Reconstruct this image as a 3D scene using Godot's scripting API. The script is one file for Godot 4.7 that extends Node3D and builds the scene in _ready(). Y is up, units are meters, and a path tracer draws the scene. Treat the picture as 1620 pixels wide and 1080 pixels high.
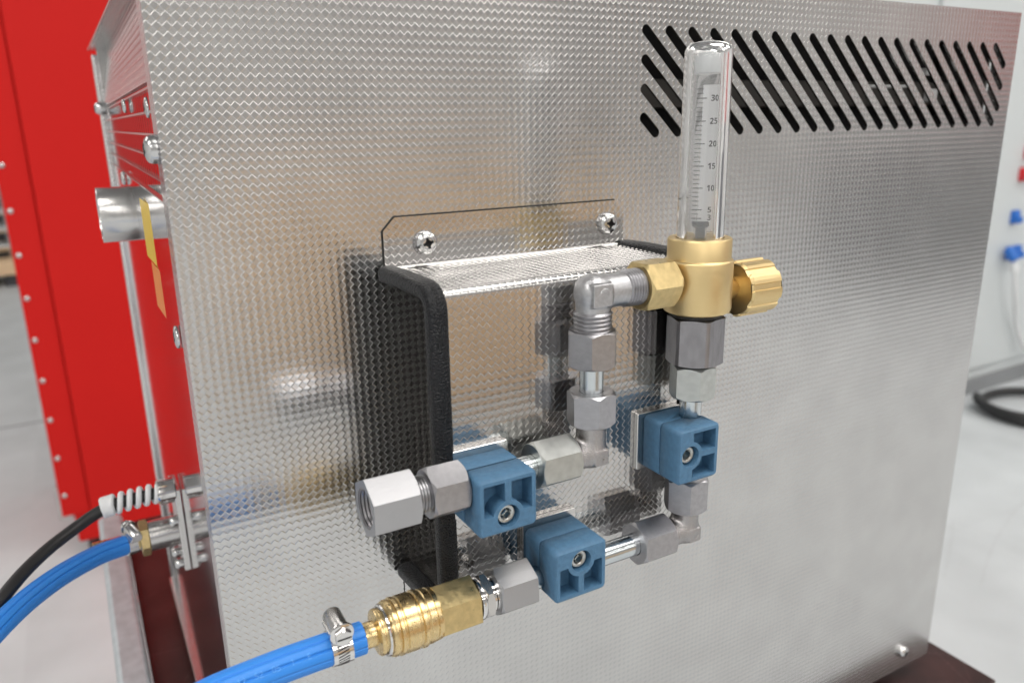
extends Node3D
# A patterned steel machine housing with a gas flow meter, pipe fittings and hoses. Units: metres; most shapes are laid out
# in millimetres from the camera's foot point on the housing's front sheet (x along the sheet, y up, z out of the sheet).

const EYE := 1.1                      # camera height above the floor
var M := {}
var font: SystemFont


func V(x: float, y: float, z: float) -> Vector3:
	return Vector3(x * 0.001, EYE + y * 0.001, z * 0.001)


# ------------------------------------------------------------------ mesh builder
class MB:
	var v := PackedVector3Array()
	var n := PackedVector3Array()
	var org := Vector3.ZERO

	func tri(a: Vector3, b: Vector3, c: Vector3, na: Vector3, nb: Vector3, nc: Vector3) -> void:
		var g := (b - a).cross(c - a)
		if g.length_squared() < 1e-22:
			return
		if g.dot(na + nb + nc) > 0.0:      # front faces run clockwise
			v.append_array([a, c, b]); n.append_array([na, nc, nb])
		else:
			v.append_array([a, b, c]); n.append_array([na, nb, nc])

	func quad(a: Vector3, b: Vector3, c: Vector3, d: Vector3, na: Vector3, nb: Vector3, nc: Vector3, nd: Vector3) -> void:
		tri(a, b, c, na, nb, nc); tri(a, c, d, na, nc, nd)

	func flat(a: Vector3, b: Vector3, c: Vector3, d: Vector3, toward: Vector3) -> void:
		quad(a, b, c, d, toward, toward, toward, toward)

	# profile of (radius, height) turned about the Y axis of xf
	func lathe(xf: Transform3D, prof: Array, seg := 48, sharp := 40.0) -> void:
		var m := prof.size()
		var sn := []
		for i in m - 1:
			var d: Vector2 = prof[i + 1] - prof[i]
			sn.append(Vector2(d.y, -d.x).normalized() if d.length() > 0 else Vector2.RIGHT)
		for i in m - 1:
			var n0: Vector2 = sn[i]
			var n1: Vector2 = sn[i]
			if i > 0 and absf(rad_to_deg(sn[i - 1].angle_to(sn[i]))) < sharp:
				n0 = (sn[i - 1] + sn[i]).normalized()
			if i < m - 2 and absf(rad_to_deg(sn[i + 1].angle_to(sn[i]))) < sharp:
				n1 = (sn[i + 1] + sn[i]).normalized()
			var p: Vector2 = prof[i]
			var q: Vector2 = prof[i + 1]
			for k in seg:
				var a0 := TAU * k / seg
				var a1 := TAU * (k + 1) / seg
				var c0 := Vector3(cos(a0), 0, sin(a0))
				var c1 := Vector3(cos(a1), 0, sin(a1))
				var B := xf.basis
				quad(xf * (c0 * p.x + Vector3.UP * p.y), xf * (c1 * p.x + Vector3.UP * p.y), xf * (c1 * q.x + Vector3.UP * q.y), xf * (c0 * q.x + Vector3.UP * q.y),
					B * (c0 * n0.x + Vector3.UP * n0.y), B * (c1 * n0.x + Vector3.UP * n0.y), B * (c1 * n1.x + Vector3.UP * n1.y), B * (c0 * n1.x + Vector3.UP * n1.y))

	func cyl(xf: Transform3D, r: float, h0: float, h1: float, bev := 0.0003, seg := 40) -> void:
		lathe(xf, [Vector2(0, h0), Vector2(r - bev, h0), Vector2(r, h0 + bev), Vector2(r, h1 - bev), Vector2(r - bev, h1), Vector2(0, h1)], seg)

	# hexagon bar along Y from h0 to h1; a face looks along local Z; conical chamfers c0, c1 (bool); bore radius
	func hex(xf: Transform3D, af: float, h0: float, h1: float, c0 := true, c1 := true, bore := 0.0, tilt := 0.5, round_r := 0.972) -> void:
		var ap := af / 2.0
		var rc := ap / cos(PI / 6.0)
		var rmax := rc * round_r
		var rin := ap * 0.985
		var per := 14
		var B := xf.basis
		for f in 6:
			var fa := PI / 3.0 * f
			var fn := Vector3(sin(fa), 0, cos(fa))
			for k in per:
				var t0 := -PI / 6.0 + PI / 3.0 * k / per
				var t1 := -PI / 6.0 + PI / 3.0 * (k + 1) / per
				var r0 := minf(ap / cos(t0), rmax)
				var r1 := minf(ap / cos(t1), rmax)
				var d0 := Vector3(sin(fa + t0), 0, cos(fa + t0))
				var d1 := Vector3(sin(fa + t1), 0, cos(fa + t1))
				var na := fn
				var nb := fn
				if r0 >= rmax - 1e-9 and r1 >= rmax - 1e-9:
					na = d0; nb = d1
				var lo0 := h0 + (maxf(0.0, r0 - rin) * tilt if c0 else 0.0)
				var lo1 := h0 + (maxf(0.0, r1 - rin) * tilt if c0 else 0.0)
				var hi0 := h1 - (maxf(0.0, r0 - rin) * tilt if c1 else 0.0)
				var hi1 := h1 - (maxf(0.0, r1 - rin) * tilt if c1 else 0.0)
				quad(xf * (d0 * r0 + Vector3.UP * lo0), xf * (d1 * r1 + Vector3.UP * lo1), xf * (d1 * r1 + Vector3.UP * hi1), xf * (d0 * r0 + Vector3.UP * hi0), B * na, B * nb, B * nb, B * na)
				for e in [[h0, lo0, lo1, -1.0, c0], [h1, hi0, hi1, 1.0, c1]]:
					var h: float = e[0]
					var s: float = e[3]
					var up := Vector3.UP * s
					var i0 := rin if e[4] else r0
					var i1 := rin if e[4] else r1
					if e[4]:
						var ca := (d0 * tilt + up).normalized()
						var cb := (d1 * tilt + up).normalized()
						quad(xf * (d0 * i0 + Vector3.UP * h), xf * (d1 * i1 + Vector3.UP * h), xf * (d1 * r1 + Vector3.UP * float(e[2])), xf * (d0 * r0 + Vector3.UP * float(e[1])), B * ca, B * cb, B * cb, B * ca)
					flat(xf * (d0 * bore + Vector3.UP * h), xf * (d1 * bore + Vector3.UP * h), xf * (d1 * i1 + Vector3.UP * h), xf * (d0 * i0 + Vector3.UP * h), B * up)
				if bore > 0.0:
					quad(xf * (d0 * bore + Vector3.UP * h0), xf * (d1 * bore + Vector3.UP * h0), xf * (d1 * bore + Vector3.UP * h1), xf * (d0 * bore + Vector3.UP * h1), B * -d0, B * -d1, B * -d1, B * -d0)

	# box with rounded edges of radius b
	func box(xf: Transform3D, size: Vector3, b := 0.0005, seg := 2) -> void:
		b = minf(b, minf(size.x, minf(size.y, size.z)) * 0.49)
		var h := size / 2.0 - Vector3.ONE * b
		var cuts := []
		for k in seg + 1:
			cuts.append(-PI / 4.0 + 0.0)
		var g := []
		for k in seg + 1:
			g.append(-1.0 + float(k) / seg)        # corner part
		var line := []                              # (side sign, direction tangent)
		for k in seg + 1:
			line.append(Vector2(-1, tan(PI / 4.0 * (-1.0 + float(k) / seg))))
		for k in seg + 1:
			line.append(Vector2(1, tan(PI / 4.0 * (float(k) / seg))))
		var B := xf.basis
		for axis in 3:
			for s in [-1.0, 1.0]:
				var pts := []
				var nrm := []
				for i in line.size():
					var rp := []
					var rn := []
					for j in line.size():
						var d := Vector3.ZERO
						d[axis] = s; d[(axis + 1) % 3] = line[i].y; d[(axis + 2) % 3] = line[j].y
						d = d.normalized()
						var c := Vector3.ZERO
						c[axis] = s * h[axis]; c[(axis + 1) % 3] = line[i].x * h[(axis + 1) % 3]; c[(axis + 2) % 3] = line[j].x * h[(axis + 2) % 3]
						rp.append(xf * (c + d * b)); rn.append(B * d)
					pts.append(rp); nrm.append(rn)
				for i in line.size() - 1:
					for j in line.size() - 1:
						quad(pts[i][j], pts[i + 1][j], pts[i + 1][j + 1], pts[i][j + 1], nrm[i][j], nrm[i + 1][j], nrm[i + 1][j + 1], nrm[i][j + 1])

	# sweep of a cross-section (points round the origin) along a path
	func sweep(path: PackedVector3Array, ring: PackedVector2Array, caps := true, up0 := Vector3.UP, smooth := true) -> void:
		var rows := []
		var norms := []
		var side := Vector3.ZERO
		var m := ring.size()
		for i in path.size():
			var t := (path[mini(i + 1, path.size() - 1)] - path[maxi(i - 1, 0)]).normalized()
			if i == 0:
				side = t.cross(up0).normalized()
			side = (side - t * side.dot(t)).normalized()
			var up := side.cross(t).normalized()
			var row := PackedVector3Array()
			var nr := PackedVector3Array()
			for k in m:
				var d := ring[(k + 1) % m] - ring[(k - 1 + m) % m]
				var o := Vector2(d.y, -d.x).normalized()
				if o.dot(ring[k]) < 0.0:
					o = -o
				row.append(path[i] + side * ring[k].x + up * ring[k].y)
				nr.append(side * o.x + up * o.y)
			rows.append(row); norms.append(nr)
		for i in path.size() - 1:
			for k in m:
				var l := (k + 1) % m
				if smooth:
					quad(rows[i][k], rows[i][l], rows[i + 1][l], rows[i + 1][k], norms[i][k], norms[i][l], norms[i + 1][l], norms[i + 1][k])
				else:
					var fnn: Vector3 = ((rows[i][k] + rows[i][l]) / 2.0 - path[i]).normalized()
					var e1: Vector3 = rows[i][l] - rows[i][k]
					var e2: Vector3 = rows[i + 1][k] - rows[i][k]
					var gg := e1.cross(e2).normalized()
					if gg.dot(fnn) < 0.0:
						gg = -gg
					flat(rows[i][k], rows[i][l], rows[i + 1][l], rows[i + 1][k], gg)
		if caps:
			for e in [[0, 1], [path.size() - 1, path.size() - 2]]:
				var c: Vector3 = path[e[0]]
				var nn: Vector3 = (c - path[e[1]]).normalized()
				for k in m:
					tri(c, rows[e[0]][k], rows[e[0]][(k + 1) % m], nn, nn, nn)

	# a polygon given by outer and inner outlines of the same count is a ring; here a plain convex or simple outline extruded along Z of xf with bevel
	func prism(xf: Transform3D, poly: PackedVector2Array, depth: float, bev := 0.0003, smooth := false) -> void:
		var m := poly.size()
		var area := 0.0
		for k in m:
			area += poly[k].cross(poly[(k + 1) % m])
		var sg := 1.0 if area > 0 else -1.0
		var en := []
		for k in m:
			var d := poly[(k + 1) % m] - poly[k]
			en.append((Vector2(d.y, -d.x) * sg).normalized())
		var ins := PackedVector2Array()
		var vn := []
		for k in m:
			var a: Vector2 = en[(k - 1 + m) % m]
			var b: Vector2 = en[k]
			var mid := (a + b).normalized()
			vn.append(mid)
			ins.append(poly[k] - mid * bev / maxf(0.4, mid.dot(b)))
		var idx := Geometry2D.triangulate_polygon(ins)
		var B := xf.basis
		for s in [-1.0, 1.0]:
			var zf: float = s * depth / 2.0
			var zb: float = s * (depth / 2.0 - bev)
			var nf := B * Vector3(0, 0, s)
			for t in range(0, idx.size(), 3):
				var a := ins[idx[t]]
				var b := ins[idx[t + 1]]
				var c := ins[idx[t + 2]]
				tri(xf * Vector3(a.x, a.y, zf), xf * Vector3(b.x, b.y, zf), xf * Vector3(c.x, c.y, zf), nf, nf, nf)
			for k in m:
				var l := (k + 1) % m
				var na: Vector2 = vn[k] if smooth else en[k]
				var nb: Vector2 = vn[l] if smooth else en[k]
				var n0 := B * (Vector3(na.x, na.y, s).normalized())
				var n1 := B * (Vector3(nb.x, nb.y, s).normalized())
				quad(xf * Vector3(ins[k].x, ins[k].y, zf), xf * Vector3(ins[l].x, ins[l].y, zf), xf * Vector3(poly[l].x, poly[l].y, zb), xf * Vector3(poly[k].x, poly[k].y, zb), n0, n1, n1, n0)
		for k in m:
			var l := (k + 1) % m
			var na: Vector2 = vn[k] if smooth else en[k]
			var nb: Vector2 = vn[l] if smooth else en[k]
			var z := depth / 2.0 - bev
			var n0 := B * Vector3(na.x, na.y, 0)
			var n1 := B * Vector3(nb.x, nb.y, 0)
			quad(xf * Vector3(poly[k].x, poly[k].y, -z), xf * Vector3(poly[l].x, poly[l].y, -z), xf * Vector3(poly[l].x, poly[l].y, z), xf * Vector3(poly[k].x, poly[k].y, z), n0, n1, n1, n0)

	# surface nets of a distance field inside a box
	func nets(xf: Transform3D, lo: Vector3, hi: Vector3, cell: float, f: Callable) -> void:
		var nx := int(ceil((hi.x - lo.x) / cell)) + 1
		var ny := int(ceil((hi.y - lo.y) / cell)) + 1
		var nz := int(ceil((hi.z - lo.z) / cell)) + 1
		var d := PackedFloat32Array()
		d.resize(nx * ny * nz)
		for k in nz:
			for j in ny:
				for i in nx:
					d[i + nx * (j + ny * k)] = f.call(lo + Vector3(i, j, k) * cell)
		var cells := {}
		var vn := {}
		var offs := [0, 1, nx, nx + 1, nx * ny, nx * ny + 1, nx * ny + nx, nx * ny + nx + 1]
		for k in nz - 1:
			for j in ny - 1:
				for i in nx - 1:
					var at: int = i + nx * (j + ny * k)
					var neg := 0
					for o in 8:
						if d[at + offs[o]] < 0.0:
							neg += 1
					if neg == 0 or neg == 8:
						continue
					var sum := Vector3.ZERO
					var cnt := 0
					for a in 8:
						for ax in 3:
							if a & (1 << ax):
								continue
							var b: int = a | (1 << ax)
							var da := d[at + offs[a]]
							var db := d[at + offs[b]]
							if (da < 0.0) != (db < 0.0):
								var t := da / (da - db)
								var p := Vector3(a & 1, (a >> 1) & 1, (a >> 2) & 1)
								p[ax] = t
								sum += p; cnt += 1
					var p3 := lo + (Vector3(i, j, k) + sum / cnt) * cell
					cells[at] = p3
					var h := cell * 0.5
					vn[at] = Vector3(f.call(p3 + Vector3(h, 0, 0)) - f.call(p3 - Vector3(h, 0, 0)), f.call(p3 + Vector3(0, h, 0)) - f.call(p3 - Vector3(0, h, 0)), f.call(p3 + Vector3(0, 0, h)) - f.call(p3 - Vector3(0, 0, h))).normalized()
		var st := [1, nx, nx * ny]
		for k in range(1, nz - 1):
			for j in range(1, ny - 1):
				for i in range(1, nx - 1):
					var at: int = i + nx * (j + ny * k)
					for ax in 3:
						if (d[at] < 0.0) == (d[at + st[ax]] < 0.0):
							continue
						var u: int = st[(ax + 1) % 3]
						var w: int = st[(ax + 2) % 3]
						var q := [at - u - w, at - w, at, at - u]
						quad(xf * cells[q[0]], xf * cells[q[1]], xf * cells[q[2]], xf * cells[q[3]], xf.basis * vn[q[0]], xf.basis * vn[q[1]], xf.basis * vn[q[2]], xf.basis * vn[q[3]])

	func mesh(mat: Material) -> ArrayMesh:
		var a := []
		a.resize(Mesh.ARRAY_MAX)
		var vv := v
		for i in vv.size():
			vv[i] -= org
		a[Mesh.ARRAY_VERTEX] = vv
		a[Mesh.ARRAY_NORMAL] = n
		var m := ArrayMesh.new()
		m.add_surface_from_arrays(Mesh.PRIMITIVE_TRIANGLES, a)
		m.surface_set_material(0, mat)
		return m


# ------------------------------------------------------------------ scene helpers
var names := {}

func numbered(called: String) -> String:
	var k: int = names.get(called, -1) + 1
	names[called] = k
	return called if k == 0 else "%s_%03d" % [called, k]

func thing(called: String, label: String, category: String, at: Vector3, group := "") -> Node3D:
	var o := Node3D.new()
	o.name = numbered(called)
	add_child(o, true)
	o.position = at
	tag(o, label, category, group)
	return o

func tag(o: Node, label: String, category: String, group := "") -> void:
	o.set_meta("label", label); o.set_meta("category", category)
	if group:
		o.set_meta("group", group)

func origin_of(p: Node) -> Vector3:
	var o := Vector3.ZERO
	while p is Node3D and p != self:
		o += (p as Node3D).position
		p = p.get_parent()
	return o

func begin(parent: Node3D = null) -> MB:
	var b := MB.new()
	if parent:
		b.org = origin_of(parent)
	return b

func put(b: MB, called: String, mat: Material, parent: Node, label := "") -> MeshInstance3D:
	var o := MeshInstance3D.new()
	o.mesh = b.mesh(mat)
	o.name = called if parent != self else numbered(called)
	parent.add_child(o, true)
	if label:
		o.set_meta("label", label)
	return o

func struct(o: Node) -> void:
	o.set_meta("kind", "structure")

# a transform whose Y runs along dir; local Z is turned so that a face looks along `face`
func along(at: Vector3, dir: Vector3, face := Vector3(0, 0, 1)) -> Transform3D:
	var y := dir.normalized()
	var z := face - y * face.dot(y)
	if z.length() < 0.01:
		z = Vector3.UP - y * y.y if absf(y.y) < 0.9 else Vector3.BACK - y * y.z
	z = z.normalized()
	return Transform3D(Basis(y.cross(z), y, z), at)

func flat_x(deg: float) -> Vector3:   # direction in the yz plane, degrees above +z
	return Vector3(0, sin(deg_to_rad(deg)), cos(deg_to_rad(deg)))

func flat_y(deg: float) -> Vector3:   # direction in the xz plane, degrees from +z towards -x
	return Vector3(-sin(deg_to_rad(deg)), 0, cos(deg_to_rad(deg)))

func circle(r: float, seg := 24) -> PackedVector2Array:
	var p := PackedVector2Array()
	for k in seg:
		p.append(Vector2(cos(TAU * k / seg), sin(TAU * k / seg)) * r)
	return p

func words(text: String, called: String, h: float, xf: Transform3D, mat: Material, parent: Node3D, depth := 0.00004, bold := false) -> MeshInstance3D:
	var t := TextMesh.new()
	t.text = text
	var f := SystemFont.new()
	f.font_names = PackedStringArray(["Droid Sans"])
	f.font_weight = 700 if bold else 400
	t.font = f
	t.font_size = 32
	t.pixel_size = h / 23.0
	t.depth = depth
	t.curve_step = 2.0
	t.horizontal_alignment = HORIZONTAL_ALIGNMENT_CENTER
	t.vertical_alignment = VERTICAL_ALIGNMENT_CENTER
	t.material = mat
	var o := MeshInstance3D.new()
	o.mesh = t
	o.name = called
	parent.add_child(o, true)
	var q := xf
	q.origin -= origin_of(parent)
	o.transform = q
	return o


# ------------------------------------------------------------------ materials
func noise_tex(freq: float, seed_: int, lo: float, hi: float, size := 256, type := FastNoiseLite.TYPE_SIMPLEX, oct := 3) -> NoiseTexture2D:
	var f := FastNoiseLite.new()
	f.noise_type = type
	f.frequency = freq
	f.seed = seed_
	f.fractal_octaves = oct
	var t := NoiseTexture2D.new()
	t.width = size; t.height = size
	t.seamless = true
	t.noise = f
	var g := Gradient.new()
	g.set_color(0, Color(lo, lo, lo)); g.set_color(1, Color(hi, hi, hi))
	t.color_ramp = g
	return t

func noise_normal(freq: float, seed_: int, strength: float, size := 256, type := FastNoiseLite.TYPE_SIMPLEX) -> NoiseTexture2D:
	var t := noise_tex(freq, seed_, 0, 1, size, type, 2)
	t.color_ramp = null
	t.as_normal_map = true
	t.bump_strength = strength
	return t

func mat(called: String, lin: Color, metal: float, rough: float) -> StandardMaterial3D:
	var m := StandardMaterial3D.new()
	m.resource_name = called
	m.albedo_color = lin.linear_to_srgb()
	m.metallic = metal
	m.roughness = rough
	M[called] = m
	return m

func tri_map(m: StandardMaterial3D, per_metre: Vector3) -> void:
	m.uv1_triplanar = true
	m.uv1_scale = per_metre

func patterned(called: String, lin: Color, rough_lo: float, rough_hi: float, strength: float) -> StandardMaterial3D:
	var m := mat(called, lin, 1.0, 1.0)
	m.normal_enabled = true
	m.normal_texture = M["pattern_normal"]
	m.normal_scale = strength
	m.roughness = 1.0
	m.roughness_texture = pattern_rough(rough_lo, rough_hi)
	m.roughness_texture_channel = BaseMaterial3D.TEXTURE_CHANNEL_RED
	tri_map(m, Vector3.ONE * (1.0 / 0.00373))
	m.uv1_triplanar_sharpness = 8.0
	m.detail_enabled = true
	m.detail_albedo = M["smudge"]
	m.detail_blend_mode = BaseMaterial3D.BLEND_MODE_MUL
	m.detail_uv_layer = BaseMaterial3D.DETAIL_UV_2
	m.uv2_triplanar = true
	m.uv2_scale = Vector3.ONE * 5.0
	return m

func relief(a: float, b: float) -> float:
	var c := (cos(a) + cos(b)) / 2.0
	return tanh(9.0 * cos((a + b) / 2.0)) * tanh(9.0 * cos((a - b) / 2.0)) + 0.42 * c

func pattern_normal() -> ImageTexture:
	var s := 192
	var im := Image.create(s, s, false, Image.FORMAT_RGB8)
	var k := 0.064                       # slope scale
	for j in s:
		for i in s:
			var a := TAU * (i + 0.5) / s
			var b := TAU * (j + 0.5) / s
			var e := 0.015
			var dx := (relief(a + e, b) - relief(a - e, b)) / (2 * e) * k
			var dy := (relief(a, b + e) - relief(a, b - e)) / (2 * e) * k
			var nn := Vector3(-dx, dy, 1.0).normalized()
			im.set_pixel(i, j, Color(nn.x * 0.5 + 0.5, nn.y * 0.5 + 0.5, nn.z * 0.5 + 0.5))
	return ImageTexture.create_from_image(im)

func pattern_rough(lo: float, hi: float) -> ImageTexture:
	var s := 48
	var im := Image.create(s, s, false, Image.FORMAT_RGB8)
	for j in s:
		for i in s:
			var t := clampf(relief(TAU * (i + 0.5) / s, TAU * (j + 0.5) / s) * 0.5 + 0.5, 0.0, 1.0)
			var r := lerpf(lo, hi, t)
			im.set_pixel(i, j, Color(r, r, r))
	return ImageTexture.create_from_image(im)

func scratched(s: int, base: Color, spread: float, count: int, seed_: int, tone: Color) -> ImageTexture:
	var r := RandomNumberGenerator.new()
	r.seed = seed_
	var f := FastNoiseLite.new()
	f.seed = seed_
	f.frequency = 0.012
	f.fractal_octaves = 4
	var im := Image.create(s, s, false, Image.FORMAT_RGB8)
	for j in s:
		for i in s:
			var t := 1.0 + f.get_noise_2d(i, j) * spread
			im.set_pixel(i, j, Color(base.r * t, base.g * t, base.b * t))
	for q in count:
		var p := Vector2(r.randf() * s, r.randf() * s)
		var dir := Vector2.from_angle(r.randf() * TAU)
		var bend := r.randf_range(-0.012, 0.012)
		var strength := r.randf_range(0.08, 0.5)
		for st in r.randi_range(20, 160):
			p += dir
			dir = dir.rotated(bend)
			var x := posmod(int(p.x), s)
			var y := posmod(int(p.y), s)
			im.set_pixel(x, y, im.get_pixel(x, y).lerp(tone, strength * r.randf()))
	return ImageTexture.create_from_image(im)

func materials() -> void:
	M["pattern_normal"] = pattern_normal()
	M["smudge"] = noise_tex(0.012, 3, 0.955, 1.0, 256, FastNoiseLite.TYPE_SIMPLEX, 5)
	patterned("patterned_steel", Color(0.61, 0.605, 0.60), 0.25, 0.17, 1.0)
	patterned("patterned_edge", Color(0.74, 0.73, 0.73), 0.16, 0.22, 2.6)
	patterned("patterned_bracket", Color(0.57, 0.56, 0.55), 0.19, 0.13, 1.0)
	var m := mat("mirror_steel", Color(0.60, 0.585, 0.60), 1.0, 0.07)
	m = mat("plain_steel", Color(0.62, 0.61, 0.60), 1.0, 0.22)
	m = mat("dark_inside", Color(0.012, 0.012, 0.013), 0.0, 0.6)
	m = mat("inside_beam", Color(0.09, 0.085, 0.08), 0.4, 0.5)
	# zinc plated fittings
	m = mat("zinc", Color(0.44, 0.435, 0.455), 1.0, 0.36)
	m.roughness = 1.0
	m.roughness_texture = noise_tex(0.05, 11, 0.3, 0.4)
	m.albedo_texture = noise_tex(0.018, 12, 0.92, 1.0, 256, FastNoiseLite.TYPE_SIMPLEX, 5)
	m.normal_enabled = true; m.normal_texture = noise_normal(0.06, 13, 1.2); m.normal_scale = 0.18
	tri_map(m, Vector3(46, 46, 46))
	m = mat("zinc_socket", Color(0.43, 0.43, 0.445), 1.0, 0.34)
	m.normal_enabled = true; m.normal_texture = noise_normal(0.09, 15, 1.2); m.normal_scale = 0.12
	tri_map(m, Vector3(10, 46, 46))
	m = mat("zinc_bright", Color(0.57, 0.585, 0.565), 1.0, 0.3)
	m.roughness = 1.0
	m.roughness_texture = noise_tex(0.05, 21, 0.28, 0.38)
	m.albedo_texture = noise_tex(0.015, 22, 0.92, 1.0)
	tri_map(m, Vector3(40, 40, 40))
	m = mat("zinc_tube", Color(0.62, 0.66, 0.68), 1.0, 0.26)
	m.roughness = 1.0
	m.roughness_texture = noise_tex(0.03, 31, 0.17, 0.25)
	m.albedo_texture = noise_tex(0.02, 32, 0.96, 1.0)
	tri_map(m, Vector3(30, 30, 30))
	m = mat("cast_zinc", Color(0.52, 0.52, 0.535), 1.0, 0.33)
	m.normal_enabled = true; m.normal_texture = noise_normal(0.11, 41, 3.0); m.normal_scale = 0.5
	m.albedo_texture = noise_tex(0.03, 42, 0.9, 1.0)
	tri_map(m, Vector3(48, 48, 48))
	m = mat("cast_dark", Color(0.40, 0.385, 0.385), 1.0, 0.27)
	m.normal_enabled = true; m.normal_texture = noise_normal(0.12, 51, 4.0); m.normal_scale = 0.6
	tri_map(m, Vector3(52, 52, 52))
	m = mat("dark_steel", Color(0.34, 0.33, 0.345), 1.0, 0.34)
	m.albedo_texture = noise_tex(0.02, 55, 0.88, 1.0)
	m.normal_enabled = true; m.normal_texture = noise_normal(0.05, 56, 1.5); m.normal_scale = 0.2
	tri_map(m, Vector3(40, 12, 40))
	m = mat("screw_steel", Color(0.60, 0.60, 0.60), 1.0, 0.2)
	m = mat("chrome", Color(0.72, 0.71, 0.70), 1.0, 0.07)
	m = mat("turned_steel", Color(0.60, 0.59, 0.58), 1.0, 0.25)
	m.normal_enabled = true; m.normal_texture = noise_normal(0.08, 61, 1.0); m.normal_scale = 0.2
	tri_map(m, Vector3(40, 6, 40))
	# brass
	m = mat("brass_satin", Color(0.73, 0.56, 0.29), 1.0, 0.38)
	m.roughness = 1.0
	m.roughness_texture = noise_tex(0.02, 71, 0.34, 0.46)
	m.normal_enabled = true; m.normal_texture = noise_normal(0.1, 72, 1.0); m.normal_scale = 0.10
	tri_map(m, Vector3(30, 60, 30))
	m = mat("brass_hex", Color(0.72, 0.56, 0.28), 1.0, 0.36)
	m.roughness = 1.0
	m.roughness_texture = noise_tex(0.015, 75, 0.26, 0.48)
	m.albedo_texture = noise_tex(0.02, 76, 0.9, 1.0)
	m.normal_enabled = true; m.normal_texture = noise_normal(0.08, 77, 2.0); m.normal_scale = 0.16
	tri_map(m, Vector3(40, 40, 40))
	m = mat("brass_turned", Color(0.72, 0.55, 0.29), 1.0, 0.28)
	m.roughness = 1.0
	m.roughness_texture = noise_tex(0.03, 81, 0.24, 0.32)
	tri_map(m, Vector3(60, 24, 24))
	# plastics and rubber
	m = mat("blue_plastic", Color(0.072, 0.178, 0.305), 0.0, 0.45)
	m.roughness = 1.0
	m.roughness_texture = noise_tex(0.03, 91, 0.5, 0.68)
	m.albedo_texture = noise_tex(0.02, 92, 0.9, 1.0)
	m.normal_enabled = true; m.normal_texture = noise_normal(0.12, 93, 1.5); m.normal_scale = 0.12
	tri_map(m, Vector3(40, 40, 40))
	m = mat("blue_hose", Color(0.026, 0.225, 0.70), 0.0, 0.45)
	m = mat("hose_print", Color(0.10, 0.36, 0.82), 0.0, 0.45)
	m = mat("black_trim", Color(0.0055, 0.006, 0.008), 0.0, 0.3)
	m.normal_enabled = true; m.normal_texture = noise_normal(0.085, 101, 10.0); m.normal_scale = 0.8; m.metallic_specular = 0.42
	tri_map(m, Vector3(34, 34, 34))
	m = mat("black_rubber", Color(0.014, 0.014, 0.015), 0.0, 0.45)
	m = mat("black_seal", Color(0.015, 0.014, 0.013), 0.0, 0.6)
	m = mat("white_plastic", Color(0.74, 0.75, 0.76), 0.0, 0.4)
	m = mat("milky_plastic", Color(0.93, 0.95, 0.96), 0.0, 0.35)
	m = mat("scale_white", Color(0.93, 0.93, 0.94), 0.0, 0.5)
	m = mat("ink", Color(0.02, 0.02, 0.022), 0.0, 0.6)
	m = mat("float_grey", Color(0.035, 0.042, 0.05), 0.1, 0.35)
	m = mat("clear_tube", Color(0.97, 0.98, 1.0, 0.03), 0.0, 0.04)
	m.albedo_color.a = 0.06
	m.transparency = BaseMaterial3D.TRANSPARENCY_ALPHA
	m = mat("milky_tube", Color(0.96, 0.97, 0.98, 0.13), 0.0, 0.08)
	m.albedo_color.a = 0.13
	m.transparency = BaseMaterial3D.TRANSPARENCY_ALPHA
	m = mat("solid_clear", Color(0.98, 0.985, 0.99), 0.0, 0.02)
	m.transparency = BaseMaterial3D.TRANSPARENCY_ALPHA
	m.albedo_color.a = 0.03
	m.refraction_enabled = true
	m.refraction_scale = 0.049
	# surroundings
	m = mat("red_paint", Color(0.58, 0.010, 0.008), 0.0, 0.55)
	m.metallic_specular = 0.32
	m = mat("faded_red", Color(0.50, 0.09, 0.09), 0.0, 0.55)
	m = mat("label_yellow", Color(0.70, 0.46, 0.01), 0.0, 0.4)
	m = mat("label_orange", Color(0.74, 0.20, 0.005), 0.0, 0.4)
	m = mat("galvanised", Color(0.62, 0.67, 0.70), 0.55, 0.5)
	m.albedo_texture = noise_tex(0.02, 111, 0.9, 1.0)
	tri_map(m, Vector3(9, 9, 9))
	m = mat("film_plywood", Color.WHITE, 0.0, 0.34)
	m.albedo_texture = scratched(512, Color(0.225, 0.135, 0.130), 0.4, 120, 5, Color(0.62, 0.50, 0.50))
	tri_map(m, Vector3(1.9, 1.9, 1.9))
	m = mat("floor", Color.WHITE, 0.0, 0.5)
	m.albedo_texture = scratched(512, Color(0.78, 0.795, 0.805), 0.06, 50, 9, Color(0.66, 0.66, 0.67))
	tri_map(m, Vector3(0.45, 0.45, 0.45))
	m = mat("joint", Color(0.35, 0.36, 0.37), 0.0, 0.8)
	m = mat("stain", Color(0.72, 0.45, 0.46), 0.0, 0.6)
	m = mat("wall_white", Color(0.78, 0.785, 0.78), 0.0, 0.7)
	m = mat("wall_grey", Color(0.42, 0.415, 0.41), 0.0, 0.7)
	m = mat("ceiling_grey", Color(0.34, 0.345, 0.35), 0.0, 0.8)
	m = mat("cabinet_white", Color(0.58, 0.615, 0.625), 0.0, 0.4)
	m = mat("plinth_grey", Color(0.24, 0.25, 0.26), 0.0, 0.5)
	m = mat("socket_blue", Color(0.02, 0.15, 0.55), 0.0, 0.4)
	m = mat("socket_red", Color(0.62, 0.02, 0.03), 0.0, 0.4)
	m = mat("carton", Color(0.80, 0.57, 0.36), 0.0, 0.75)
	m = mat("tape", Color(0.44, 0.30, 0.16), 0.0, 0.3)
	m = mat("pallet_wood", Color(0.36, 0.25, 0.15), 0.0, 0.8)
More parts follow.
